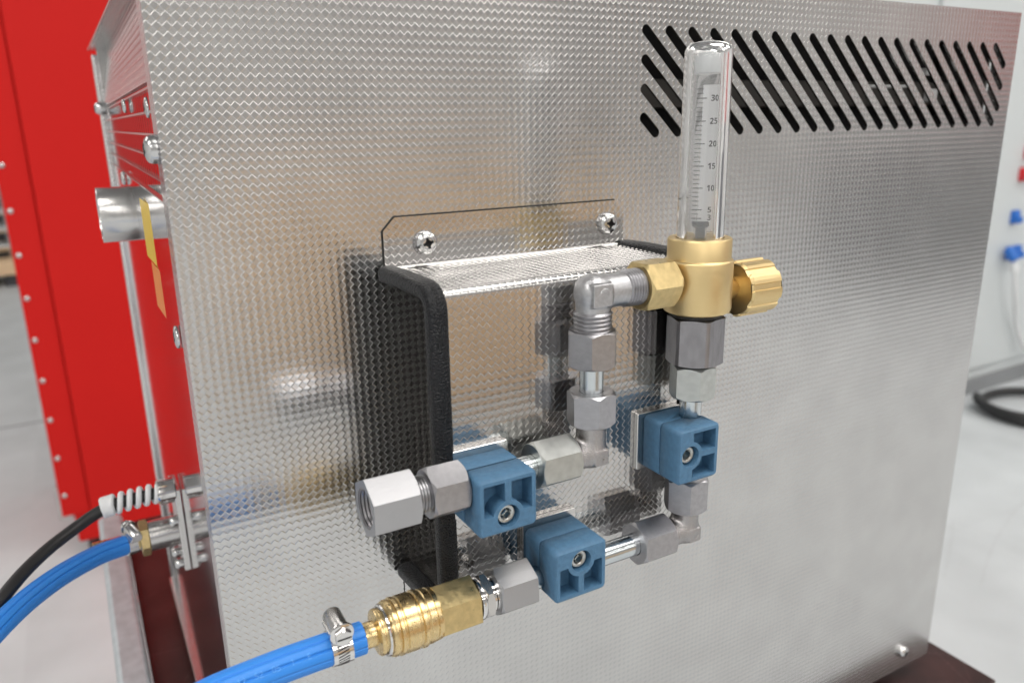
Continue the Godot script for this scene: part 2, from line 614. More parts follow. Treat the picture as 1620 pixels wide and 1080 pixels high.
	m = mat("tool_grey", Color(0.16, 0.165, 0.18), 0.0, 0.5)
	m = mat("dark_machine", Color(0.05, 0.05, 0.055), 0.0, 0.5)
	m = mat("lamp_housing", Color(0.8, 0.8, 0.8), 0.0, 0.5)
	m = mat("lamp_glow", Color(0.9, 0.9, 0.9), 0.0, 0.5)
	m.emission_enabled = true
	m.emission = Color(1.0, 0.98, 0.95)
	m.emission_energy_multiplier = 2.6


# ------------------------------------------------------------------ the scene
func _ready() -> void:
	camera_and_light()
	materials()
	hall()
	trolley()
	housing()
	bracket()
	pipework()
	flow_meter()
	quick_coupling()
	side_connections()
	surroundings()


func camera_and_light() -> void:
	var cam := Camera3D.new()
	cam.name = "camera"
	var att := CameraAttributesPhysical.new()
	att.frustum_focal_length = 27.5
	att.frustum_focus_distance = 0.385
	att.frustum_near = 0.02
	att.frustum_far = 60.0
	att.exposure_aperture = 8.5
	cam.attributes = att
	add_child(cam)
	var b := Basis(Vector3(0.86962583, -0.01737103, 0.49340567), Vector3(0.14875695, 0.96215701, -0.22831), Vector3(-0.47076776, 0.27194141, 0.8393))
	cam.transform = Transform3D(b.orthonormalized(), V(0, 0, 350))
	cam.fov = 47.14
	cam.near = 0.02
	cam.far = 60.0
	cam.current = true
	var we := WorldEnvironment.new()
	we.name = "environment"
	var e := Environment.new()
	e.background_mode = Environment.BG_COLOR
	e.background_color = Color(0.5, 0.5, 0.5)
	e.tonemap_mode = Environment.TONE_MAPPER_LINEAR
	e.tonemap_exposure = 1.05
	e.sdfgi_enabled = true
	e.ssao_enabled = true
	e.ssil_enabled = true
	we.environment = e
	add_child(we)


func slab(called: String, a: Vector3, b: Vector3, m: Material, bev := 0.002) -> MeshInstance3D:
	var c := (a + b) / 2.0
	var q := begin()
	q.org = c
	q.box(Transform3D(Basis.IDENTITY, c), (b - a).abs(), bev, 1)
	var o := put(q, called, m, self)
	o.position = c
	return o


func hall() -> void:
	struct(slab("floor", Vector3(-6, -0.2, -8), Vector3(10, 0, 11), M["floor"]))
	struct(slab("ceiling", Vector3(-6, 4.5, -8), Vector3(10, 4.7, 11), M["ceiling_grey"]))
	struct(slab("back_wall", Vector3(-6.2, -0.2, -8.2), Vector3(10.2, 4.7, -8.002), M["wall_white"]))
	struct(slab("front_wall", Vector3(-6.2, -0.2, 11.002), Vector3(10.2, 4.7, 11.2), M["wall_grey"]))
	struct(slab("left_wall", Vector3(-6.2, -0.2, -8.0), Vector3(-6.002, 4.7, 11.0), M["wall_white"]))
	struct(slab("right_wall", Vector3(10.002, -0.2, -8.0), Vector3(10.2, 4.7, 11.0), M["wall_white"]))
	var j := begin()
	j.box(Transform3D(Basis.IDENTITY, Vector3(-2.0, 0.001, -3.05)), Vector3(7.0, 0.004, 0.012), 0.001, 1)
	struct(put(j, "floor_joint", M["joint"], self))
	j = begin()
	j.sweep(PackedVector3Array([Vector3(0.005, 0.0012, -1.55), Vector3(0.04, 0.0012, -1.56), Vector3(0.075, 0.0012, -1.60), Vector3(0.12, 0.0012, -1.61)]), PackedVector2Array([Vector2(-0.018, -0.001), Vector2(0.018, -0.001), Vector2(0.014, 0.001), Vector2(-0.014, 0.001)]))
	struct(put(j, "floor_stain", M["stain"], self))
	# ceiling lamps
	var words_ := ["first", "second", "third", "fourth"]
	for r in 4:
		for c in 3:
			var at := Vector3([-3.0, 1.6, 6.0][c], 4.5, [-4.0, 1.2, 5.0, 9.0][r])
			if r == 0 and c == 1:
				continue
			var t := thing("ceiling_lamp", "long white ceiling lamp, %s in the %s row from the rear wall" % [["leftmost", "middle", "rightmost"][c], words_[r]], "lamp", at, "ceiling lamps of the hall")
			var q := begin(t)
			q.box(Transform3D(Basis.IDENTITY, at + Vector3(0, -0.03, 0)), Vector3(3.1, 0.06, 1.6), 0.004, 1)
			put(q, "lamp_housing", M["lamp_housing"], t)
			q = begin(t)
			q.box(Transform3D(Basis.IDENTITY, at + Vector3(0, -0.063, 0)), Vector3(3.0, 0.006, 1.5), 0.001, 1)
			put(q, "lamp_diffuser", M["lamp_glow"], t)
			var l := AreaLight3D.new()
			l.name = "lamp_light"
			l.area_size = Vector2(3.0, 1.5)
			l.light_energy = 5.4
			l.light_color = Color(1.0, 0.99, 0.975)
			l.area_range = 20.0
			l.shadow_enabled = true
			l.rotation_degrees = Vector3(-90, 0, 0)
			l.position = Vector3(0, -0.07, 0)
			t.add_child(l, true)


# ------------------------------------------------------------------ trolley under the housing
func trolley() -> void:
	var t := thing("trolley", "transport trolley with scratched brown plywood deck under the steel housing", "trolley", Vector3(0.34, 0, -0.25))
	var q := begin(t)
	q.box(Transform3D(Basis.IDENTITY, Vector3(0.3405, EYE - 0.509, -0.3355)), Vector3(0.671, 0.018, 0.749), 0.0012, 1)
	put(q, "plywood_deck", M["film_plywood"], t)
	q = begin(t)
	q.box(Transform3D(Basis.IDENTITY, Vector3(-0.010, EYE - 0.507, -0.3275)), Vector3(0.028, 0.046, 0.769), 0.006, 3)
	put(q, "side_rail", M["galvanised"], t)
	q = begin(t)
	q.box(Transform3D(Basis.IDENTITY, Vector3(0.34, EYE - 0.5385, -0.3275)), Vector3(0.62, 0.04, 0.72), 0.004, 1)
	put(q, "under_frame", M["galvanised"], t)
	for x in [0.08, 0.60]:
		for z in [-0.62, -0.03]:
			q = begin(t)
			q.box(Transform3D(Basis.IDENTITY, Vector3(x, 0.335, z)), Vector3(0.045, 0.448, 0.045), 0.004, 1)
			var leg := put(q, "leg", M["galvanised"], t)
			q = begin(leg)
			q.org = t.position
			q.cyl(along(Vector3(x - 0.02, 0.055, z), Vector3.RIGHT), 0.055, 0.0, 0.04, 0.008, 28)
			q.box(Transform3D(Basis.IDENTITY, Vector3(x - 0.024, 0.088, z)), Vector3(0.006, 0.05, 0.03), 0.001, 1)
			q.box(Transform3D(Basis.IDENTITY, Vector3(x + 0.024, 0.088, z)), Vector3(0.006, 0.05, 0.03), 0.001, 1)
			put(q, "castor", M["black_rubber"], leg)


# ------------------------------------------------------------------ machine housing
const XL := 36.3
const XR := 628.0
const YT := 69.0
const YB := -478.0

func pan_screw(parent: Node3D, at: Vector3, dir: Vector3, r: float, h: float, called := "screw", washer := true, spin := 0.0) -> void:
	var xf := along(at, dir, Vector3(0, 1, 0.3).rotated(dir, spin))
	var q := begin(parent)
	var p := [Vector2(0, 0), Vector2(r, 0), Vector2(r, h * 0.45)]
	for k in 6:
		var a := PI / 2 * (k + 1) / 6.0
		p.append(Vector2(r * (0.35 + 0.65 * cos(a)), h * (0.45 + 0.55 * sin(a))))
	p.append(Vector2(r * 0.3, h * 1.0))
	q.lathe(xf, p, 32)
	var o := put(q, called, M["screw_steel"], parent)
	q = begin(parent)
	for s in 2:
		q.box(xf * Transform3D(Basis(Vector3.UP, PI / 2 * s), Vector3(0, h * 0.985, 0)), Vector3(r * 0.26, h * 0.12, r * 0.98), r * 0.05, 1)
	q.cyl(xf, r * 0.31, h * 0.9, h * 1.045, 0.0001, 12)
	put(q, "cross_recess", M["dark_inside"], o)
	if washer:
		q = begin(parent)
		for k in 18:
			var a := TAU * k / 18
			q.box(xf * Transform3D(Basis(Vector3.UP, a) * Basis(Vector3.FORWARD, 0.35), Vector3(cos(a), 0, -sin(a)) * r * 0.93 + Vector3(0, 0.0004, 0)), Vector3(r * 0.26, 0.0005, r * 0.2), 0.0001, 1)
		q.cyl(xf, r * 0.98, -0.0002, 0.0006, 0.0001, 30)
		put(q, "serrated_washer", M["dark_steel"], o)


func housing() -> void:
	var t := thing("machine_housing", "large machine housing of diamond patterned stainless steel with slotted vent", "machine", V(330, YB, -250))
	# front sheet with its slanting ventilation slots
	var sheet := CSGCombiner3D.new()
	var bx := CSGBox3D.new()
	bx.size = Vector3(XR - XL, YT - YB, 1.6) * 0.001
	bx.position = V((XL + XR) / 2, (YT + YB) / 2, -0.8)
	bx.material = M["patterned_steel"]
	bx.name = "sheet_blank"
	sheet.add_child(bx)
	var y1 := 44.8
	var y0 := -7.8
	for k in range(-3, 21):
		var xt := 281.2 + 16.0 * k
		var a := Vector2(xt, y1)
		var b := Vector2(xt + 1.07 * (y1 - y0), y0)
		if a.x < 281.0:
			a = Vector2(281.2, y1 - (281.2 - xt) / 1.07)
		if b.x > 614.0:
			b = Vector2(614.0, y1 - (614.0 - xt) / 1.07)
		if (b - a).length() < 4.0:
			continue
		var poly := PackedVector2Array()
		var d := (b - a).normalized()
		for s in 13:
			poly.append((a + d.rotated(PI / 2 + PI * s / 12.0) * 2.75) * 0.001)
		for s in 13:
			poly.append((b + d.rotated(-PI / 2 + PI * s / 12.0) * 2.75) * 0.001)
		var cut := CSGPolygon3D.new()
		cut.polygon = poly
		cut.depth = 0.012
		cut.position = Vector3(0, EYE, 0.004)
		cut.material = M["patterned_steel"]
		cut.name = "slot"
		cut.operation = CSGShape3D.OPERATION_SUBTRACTION
		sheet.add_child(cut, true)
	sheet.name = "front_sheet"
	t.add_child(sheet, true)
	sheet.position = -t.position
	# folded returns of the front sheet
	var q := begin(t)
	q.box(Transform3D(Basis.IDENTITY, V(XL + 0.8, (YT + YB) / 2, -9.2)), Vector3(1.6, YT - YB, 15.2) * 0.001, 0.0007, 2)
	put(q, "sheet_return", M["patterned_edge"], t)
	q = begin(t)
	q.box(Transform3D(Basis.IDENTITY, V(XR - 0.8, (YT + YB) / 2, -9.2)), Vector3(1.6, YT - YB, 15.2) * 0.001, 0.0007, 2)
	put(q, "sheet_return", M["patterned_edge"], t)
	q = begin(t)
	q.box(Transform3D(Basis.IDENTITY, V((XL + XR) / 2, YT - 0.8, -250.5)), Vector3(XR - XL - 3.6, 1.6, 495) * 0.001, 0.0004, 1)
	put(q, "top_sheet", M["patterned_steel"], t)
	q = begin(t)
	q.box(Transform3D(Basis.IDENTITY, V((XL + XR) / 2, YB + 0.8, -250.5)), Vector3(XR - XL - 3.6, 1.6, 495) * 0.001, 0.0004, 1)
	put(q, "bottom_sheet", M["plain_steel"], t)
	q = begin(t)
	q.box(Transform3D(Basis.IDENTITY, V(XR - 2.4, (YT + YB) / 2, -258)), Vector3(1.6, YT - YB - 4, 482) * 0.001, 0.0004, 1)
	put(q, "right_side_sheet", M["plain_steel"], t)
	q = begin(t)
	q.box(Transform3D(Basis.IDENTITY, V((XL + XR) / 2 + 4, (YT + YB) / 2, -499)), Vector3(XR - XL - 10, YT - YB - 1, 1.6) * 0.001, 0.0004, 1)
	put(q, "rear_sheet", M["plain_steel"], t)
	# what is seen through the slots
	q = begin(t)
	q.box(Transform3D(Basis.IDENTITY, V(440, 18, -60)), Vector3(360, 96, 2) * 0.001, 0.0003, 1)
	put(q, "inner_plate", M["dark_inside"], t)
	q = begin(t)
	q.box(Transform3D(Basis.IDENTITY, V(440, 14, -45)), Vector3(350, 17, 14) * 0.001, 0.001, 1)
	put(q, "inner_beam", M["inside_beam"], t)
	for c in [[548, 28, 9, 5], [556, 12, 6, 9], [505, 18, 40, 2]]:
		q = begin(t)
		q.box(Transform3D(Basis.IDENTITY, V(c[0], c[1], -16)), Vector3(c[2], c[3], 8) * 0.001, 0.0015, 1)
		put(q, "inner_connector", M["white_plastic"], t)
	# polished left side sheet, slightly splayed
	q = begin(t)
	var sx := func(z: float) -> float: return XL + 0.8 + (-z) * 0.0145
	var ys := 18.0
	for seg in [[YB + 1.0, -32.0]]:
		q.flat(V(sx.call(-17.0), seg[0], -17), V(sx.call(-17.0), seg[1], -17), V(sx.call(-500.0), seg[1], -500), V(sx.call(-500.0), seg[0], -500), Vector3(-1, 0, -0.0145).normalized())
		q.flat(V(sx.call(-17.0) + 1.5, seg[0], -17), V(sx.call(-17.0) + 1.5, seg[1], -17), V(sx.call(-500.0) + 1.5, seg[1], -500), V(sx.call(-500.0) + 1.5, seg[0], -500), Vector3(1, 0, 0.0145).normalized())
		for e in [[seg[0], -1.0], [seg[1], 1.0]]:
			q.flat(V(sx.call(-17.0), e[0], -17), V(sx.call(-17.0) + 1.5, e[0], -17), V(sx.call(-500.0) + 1.5, e[0], -500), V(sx.call(-500.0), e[0], -500), Vector3(0, e[1], 0))
	put(q, "left_side_sheet", M["mirror_steel"], t)
	q = begin(t)
	q.flat(V(sx.call(-17.0) + 0.6, -32, -17), V(sx.call(-17.0) + 0.6, ys, -17), V(sx.call(-500.0) + 0.6, ys, -500), V(sx.call(-500.0) + 0.6, -32, -500), Vector3(-1, 0, -0.0145).normalized())
	q.flat(V(sx.call(-17.0) + 1.8, -32, -17), V(sx.call(-17.0) + 1.8, ys, -17), V(sx.call(-500.0) + 1.8, ys, -500), V(sx.call(-500.0) + 1.8, -32, -500), Vector3(1, 0, 0.0145).normalized())
	var grille := put(q, "side_grille", M["mirror_steel"], t)
	for k in 6:
		q = begin(t)
		var y := -31.5 + k * 9.4
		q.sweep(PackedVector3Array([V(sx.call(-18.0) - 0.1, y, -18), V(sx.call(-498.0) - 0.1, y, -498)]), PackedVector2Array([Vector2(-0.8, -0.5), Vector2(0.8, -0.5), Vector2(0.8, 0.5), Vector2(-0.8, 0.5)].map(func(p): return p * 0.001)), true, Vector3.UP, false)
		put(q, "grille_bar", M["plain_steel"], grille)
	for k in 32:
		q = begin(t)
		var z := -22.0 - k * 12.5
		q.box(Transform3D(Basis.IDENTITY, V(sx.call(z) + 0.98, -7, z)), Vector3(0.9, 46, 1.4) * 0.001, 0.0002, 1)
		put(q, "grille_bar", M["dark_inside"], grille)
	# patterned hood strip above the grille, leaning inwards
	q = begin(t)
	# its embossed rows stand out as fine ribs when seen along the sheet
	var rows := 96
	for i in rows:
		var pt := []
		var nt := []
		for e in [float(i) / rows, float(i + 1) / rows]:
			var y: float = lerpf(ys, YT - 1.7, e)
			var ph: float = TAU * (y - ys) / 4.2
			pt.append(Vector2(-0.6 + 9.6 * e - 0.32 * (1.0 - cos(ph)) / 2.0, y))
			var slope: float = 9.6 / (YT - 1.7 - ys) - 0.16 * sin(ph) * TAU / 4.2
			nt.append(Vector3(-1, slope, -0.0145).normalized())
		q.quad(V(sx.call(-17.0) + pt[0].x, pt[0].y, -17), V(sx.call(-17.0) + pt[1].x, pt[1].y, -17), V(sx.call(-500.0) + pt[1].x, pt[1].y, -500), V(sx.call(-500.0) + pt[0].x, pt[0].y, -500), nt[0], nt[1], nt[1], nt[0])
	q.flat(V(sx.call(-17.0) - 0.6, ys, -17), V(sx.call(-17.0) + 1.0, ys - 1.2, -17), V(sx.call(-500.0) + 1.0, ys - 1.2, -500), V(sx.call(-500.0) - 0.6, ys, -500), Vector3(0, -1, 0))
	put(q, "hood_strip", M["patterned_edge"], t)
	# rear corner strip on the far left edge
	q = begin(t)
	q.box(Transform3D(Basis.IDENTITY, V(sx.call(-500.0) - 1.0, (YT + YB) / 2 - 2, -498)), Vector3(6, YT - YB - 6, 12) * 0.001, 0.0015, 2)
	put(q, "corner_strip", M["patterned_edge"], t)
	# warning label and dark seam on the left side
	q = begin(t)
	q.box(Transform3D(Basis(Vector3.UP, 0.0145), V(sx.call(-130.0) - 0.3, -57, -130)), Vector3(0.3, 34, 62) * 0.001, 0.0001, 1)
	put(q, "warning_label", M["label_yellow"], t, "yellow and orange warning label")
	q = begin(t)
	q.box(Transform3D(Basis(Vector3.UP, 0.0145), V(sx.call(-118.0) - 0.3, -87.5, -118)), Vector3(0.3, 26, 44) * 0.001, 0.0001, 1)
	put(q, "warning_label", M["label_orange"], t, "orange lower half of the warning label")
	# screws on the left side and low on the front
	var left := Vector3(-1, 0, -0.0145).normalized()
	pan_screw(t, V(XL, -9, -9), left, 0.0058, 0.0052, "screw", true)
	pan_screw(t, V(sx.call(-33.0) - 0.4, 8, -33), left, 0.0044, 0.0016, "screw", false)
	pan_screw(t, V(sx.call(-180.0) - 0.4, 12, -180), left, 0.0040, 0.002, "screw", false)
	pan_screw(t, V(sx.call(-440.0) - 0.4, 16, -440), left, 0.0055, 0.009, "screw", false)
	pan_screw(t, V(sx.call(-40.0) - 0.4, -96, -40), left, 0.0055, 0.002, "screw", false)
	pan_screw(t, V(sx.call(-300.0) - 0.4, -36, -300), left, 0.005, 0.003, "screw", false)
	pan_screw(t, V(588, -460, 0), Vector3(0, 0, 1), 0.0055, 0.0045, "screw", false, 0.4)
	# exhaust stub through the side
	q = begin(t)
	var ex := along(V(sx.call(-250.0), -57, -250), Vector3(-1, 0, 0))
	q.lathe(ex, [Vector2(17.0, -2), Vector2(18.5, -2), Vector2(18.5, 21.6), Vector2(18.2, 22), Vector2(17.2, 22), Vector2(17.0, 21.6), Vector2(17.0, -2)].map(func(p): return p * 0.001), 56)
	q.cyl(ex, 0.017, -0.002, 0.0004, 0.0001)
	put(q, "exhaust_stub", M["turned_steel"], t)
	# feet
	for x in [70.0, 574.0]:
		for z in [-30.0, -460.0]:
			q = begin(t)
			q.lathe(along(V(x, -500, z), Vector3.UP), [Vector2(0, 0), Vector2(15, 0), Vector2(17, 3), Vector2(16.5, 10), Vector2(13, 15), Vector2(6, 17), Vector2(6, 22.5), Vector2(0, 22.5)].map(func(p): return p * 0.001), 32)
			put(q, "rubber_foot", M["black_rubber"], t)


# ------------------------------------------------------------------ bracket
func bracket() -> void:
	var t := thing("mounting_bracket", "patterned steel bracket with black edge trim bolted to the housing front", "bracket", V(198, -226, 0))
	var x0 := 127.5
	var x1 := 268.0
	# side profile (z, y) of the bent sheet, with rounded folds
	var pr: Array = [Vector2(0.9, -43)]
	pr.append(Vector2(0.9, -66.0)); pr.append(Vector2(1.3, -67.0)); pr.append(Vector2(2.4, -67.6))
	for k in 7:
		var a := PI / 2 - PI / 2 * k / 6.0
		pr.append(Vector2(54.2 + 3.8 * cos(a), -71.4 + 3.8 * sin(a)))
	for k in 7:
		var a := -PI / 2 * k / 6.0
		pr.append(Vector2(52.0 + 6.0 * cos(a), -216.0 + 6.0 * sin(a)))
	pr.append(Vector2(2.4, -226.0)); pr.append(Vector2(1.3, -226.6)); pr.append(Vector2(0.9, -227.6)); pr.append(Vector2(0.9, -246))
	var q := begin(t)
	var nn := []
	for i in pr.size() - 1:
		var d: Vector2 = pr[i + 1] - pr[i]
		nn.append(Vector2(-d.y, d.x).normalized())
	for i in pr.size() - 1:
		var n0: Vector2 = nn[i] if i == 0 or absf(nn[i - 1].angle_to(nn[i])) > 0.9 else (nn[i - 1] + nn[i]).normalized()
		var n1: Vector2 = nn[i] if i == pr.size() - 2 or absf(nn[i + 1].angle_to(nn[i])) > 0.9 else (nn[i + 1] + nn[i]).normalized()
		var a: Vector2 = pr[i]
		var b: Vector2 = pr[i + 1]
		var ca := 0.0
		var cb := 0.0
		if i == 0:
			ca = 6.0       # cut corners of the flange
			var m := Vector2(0.9, -49.0)
			q.flat(V(x0 + ca, a.y, a.x), V(x1 - ca, a.y, a.x), V(x1, m.y, m.x), V(x0, m.y, m.x), Vector3(0, 0, 1))
			q.flat(V(x0 + ca, a.y, a.x), V(x1 - ca, a.y, a.x), V(x1 - ca, a.y, 0), V(x0 + ca, a.y, 0), Vector3(0, 1, 0))
			q.flat(V(x0 + ca, a.y, a.x), V(x0, m.y, m.x), V(x0, m.y, 0), V(x0 + ca, a.y, 0), Vector3(-0.7, 0.7, 0))
			q.flat(V(x0, m.y, m.x), V(x0, -67, m.x), V(x0, -67, 0), V(x0, m.y, 0), Vector3(-1, 0, 0))
			a = m
		for s in [[0.0, 1.0], [-1.0, -1.0]]:
			if s[0] < 0.0 and (i < 3 or i > pr.size() - 5):
				continue
			var o0: Vector2 = a + n0 * s[0]
			var o1: Vector2 = b + n1 * s[0]
			q.quad(V(x0, o0.y, o0.x), V(x1, o0.y, o0.x), V(x1, o1.y, o1.x), V(x0, o1.y, o1.x), Vector3(0, n0.y, n0.x) * s[1], Vector3(0, n0.y, n0.x) * s[1], Vector3(0, n1.y, n1.x) * s[1], Vector3(0, n1.y, n1.x) * s[1])
	# the embossing of the ledge, seen almost along the sheet, as real low diamonds
	var half := 3.73 / 2.0
	var nx := int((x1 - x0) / 3.73) - 1
	for i in nx:
		for j in 14:
			var cx := x0 + 5.5 + i * 3.73
			var cz := 3.6 + half + j * 3.6
			var lo := []
			var hi := []
			for d in [Vector2(1, 0), Vector2(0, 1), Vector2(-1, 0), Vector2(0, -1)]:
				lo.append(V(cx + d.x * half * 0.97, -67.61, cz + d.y * half * 0.94))
				hi.append(V(cx + d.x * half * 0.72, -67.33, cz + d.y * half * 0.70))
			q.flat(hi[0], hi[1], hi[2], hi[3], Vector3.UP)
			for e in 4:
				var f := (e + 1) % 4
				var o: Vector3 = (lo[e] + lo[f]) / 2.0 - V(cx, -67.61, cz)
				q.flat(lo[e], lo[f], hi[f], hi[e], (o.normalized() * 0.5 + Vector3.UP).normalized())
	put(q, "bent_sheet", M["patterned_bracket"], t)
	# dark gap line where the flange stands off the sheet
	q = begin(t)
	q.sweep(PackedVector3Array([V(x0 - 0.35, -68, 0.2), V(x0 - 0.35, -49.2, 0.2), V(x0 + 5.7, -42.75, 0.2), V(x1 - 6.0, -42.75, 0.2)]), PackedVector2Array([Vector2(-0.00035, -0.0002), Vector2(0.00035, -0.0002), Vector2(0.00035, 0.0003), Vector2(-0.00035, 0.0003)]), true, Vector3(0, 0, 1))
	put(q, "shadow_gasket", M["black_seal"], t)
	# rubber edge trim along both open sides
	for side in [[x0 + 0.4, 0], [x1 - 0.4, 1]]:
		var path := PackedVector3Array()
		path.append(V(side[0], -69.0, 2.5))
		path.append(V(side[0], -68.8, 6))
		path.append(V(side[0], -68.2, 20))
		path.append(V(side[0], -68.2, 44))
		for k in 9:
			var a := PI / 2 - PI / 2 * k / 8.0
			path.append(V(side[0], -77.2 + 9.0 * sin(a), 48.6 + 9.0 * cos(a)))
		for k in 9:
			path.append(V(side[0], -90 - k * 14.0, 57.6))
		for k in 7:
			var a := -PI / 2 * k / 6.0
			path.append(V(side[0], -213.0 + 9.0 * sin(a), 48.6 + 9.0 * cos(a)))
		path.append(V(side[0], -223.5, 34)); path.append(V(side[0], -225.5, 18)); path.append(V(side[0], -227, 3))
		var ring := PackedVector2Array()
		for k in 20:
			var a := TAU * k / 20
			var c := Vector2(cos(a), sin(a))
			ring.append(Vector2(signf(c.x) * pow(absf(c.x), 0.6) * 0.0047, signf(c.y) * pow(absf(c.y), 0.7) * 0.0040))
		q = begin(t)
		q.sweep(path, ring, true, Vector3.UP)
		put(q, "edge_trim", M["black_trim"], t)
	pan_screw(t, V(148.5, -56, 0.9), Vector3(0, 0, 1), 0.0056, 0.0044, "flange_screw", true, 0.25)
	pan_screw(t, V(256.5, -55, 0.9), Vector3(0, 0, 1), 0.0056, 0.0044, "flange_screw", true, -0.15)


# ------------------------------------------------------------------ pipework
const ZP := 73.0
const RT := 5.45

func tube(called: String, a: Vector3, b: Vector3, label: String) -> void:
	var t := thing(called, label, "pipe", a)
	var q := begin(t)
	var L := (b - a).length()
	q.lathe(along(a, b - a), [Vector2(0, 0), Vector2(RT * 0.001, 0), Vector2(RT * 0.001, L), Vector2(0, L)], 40)
	put(q, "pipe_wall", M["zinc_tube"], t)

func nut(parent: Node3D, a: Vector3, b: Vector3, af: float, face: Vector3, m: Material, c0 := true, c1 := true, called := "union_nut", bore := 5.6) -> MeshInstance3D:
	var q := begin(parent)
	q.hex(along(a, b - a, face), af * 0.001, 0.0, (b - a).length(), c0, c1, bore * 0.001, 0.85)
	return put(q, called, m, parent)

func thread(parent: Node3D, a: Vector3, b: Vector3, r: float, pitch: float, m: Material, called := "thread") -> void:
	var L := (b - a).length() * 1000.0
	var p := [Vector2(r - 1.2, 0)]
	var k := 0
	var turns := int(round(L / pitch))
	var step := L / turns
	for i in turns:
		p.append(Vector2(r - 0.95, i * step + 0.05))
		p.append(Vector2(r - 0.05, i * step + step * 0.42))
		p.append(Vector2(r - 0.05, i * step + step * 0.58))
		p.append(Vector2(r - 0.95, i * step + step * 0.95))
	p.append(Vector2(r - 1.2, L))
	var q := begin(parent)
	q.lathe(along(a, b - a), p.map(func(v): return v * 0.001), 44, 20.0)
	put(q, called, m, parent)

func seg_dist(p: Vector3, a: Vector3, b: Vector3, r: float) -> float:   # flat-ended cylinder, softly rounded
	var ab := b - a
	var L := ab.length()
	var u := ab / L
	var h := (p - a).dot(u)
	var rad := (p - a - u * h).length() - r
	var ax := maxf(-h, h - L)
	return minf(maxf(rad, ax), 0.0) + Vector2(maxf(rad, 0.0), maxf(ax, 0.0)).length()

func smin(a: float, b: float, k: float) -> float:
	var h := clampf(0.5 + 0.5 * (b - a) / k, 0.0, 1.0)
	return lerpf(b, a, h) - k * h * (1.0 - h)

# forged elbow body: corner at the origin, two legs; mm
func elbow_body(parent: Node3D, corner: Vector3, d1: Vector3, l1: float, d2: Vector3, l2: float, r: float, pad_turn: float, m: Material, shift := 0.0) -> MeshInstance3D:
	var pad := Basis(Vector3(0, 0, 1), pad_turn)
	var inv := pad.transposed()
	var out := (-(d1 + d2)).normalized()
	var pw := 4.7 if shift == 0.0 else 3.3
	var f := func(p: Vector3) -> float:
		var a := seg_dist(p, Vector3.ZERO, d1 * l1, r)
		var b := seg_dist(p, Vector3.ZERO, d2 * l2, r)
		var c := (p - out * r * 0.10).length() - r * 1.06
		var s := smin(smin(a, b, 2.6), c, 1.6)
		var q: Vector3 = (inv * (p - Vector3(0, 0, r * 0.60) - out * shift)).abs() - Vector3(pw, pw, r * 0.40)
		var bx := Vector3(maxf(q.x, 0), maxf(q.y, 0), maxf(q.z, 0)).length() + minf(maxf(q.x, maxf(q.y, q.z)), 0.0) - 0.5
		return smin(s, bx, 0.9)
	var q := begin(parent)
	var reach := maxf(l1, l2) + 2.0
	var lo := Vector3(-r - 3, -r - 3, -r - 3)
	var hi := Vector3(r + 3, r + 3, r + 3)
	for d in [[d1, l1], [d2, l2]]:
		var e: Vector3 = d[0] * (d[1] + 2.0)
		lo = lo.min(e); hi = hi.max(e)
	q.nets(Transform3D(Basis.from_scale(Vector3.ONE * 0.001), corner), lo, hi, 0.62, f)
	for i in q.n.size():
		q.n[i] = q.n[i].normalized()
	return put(q, "elbow_body", m, parent)

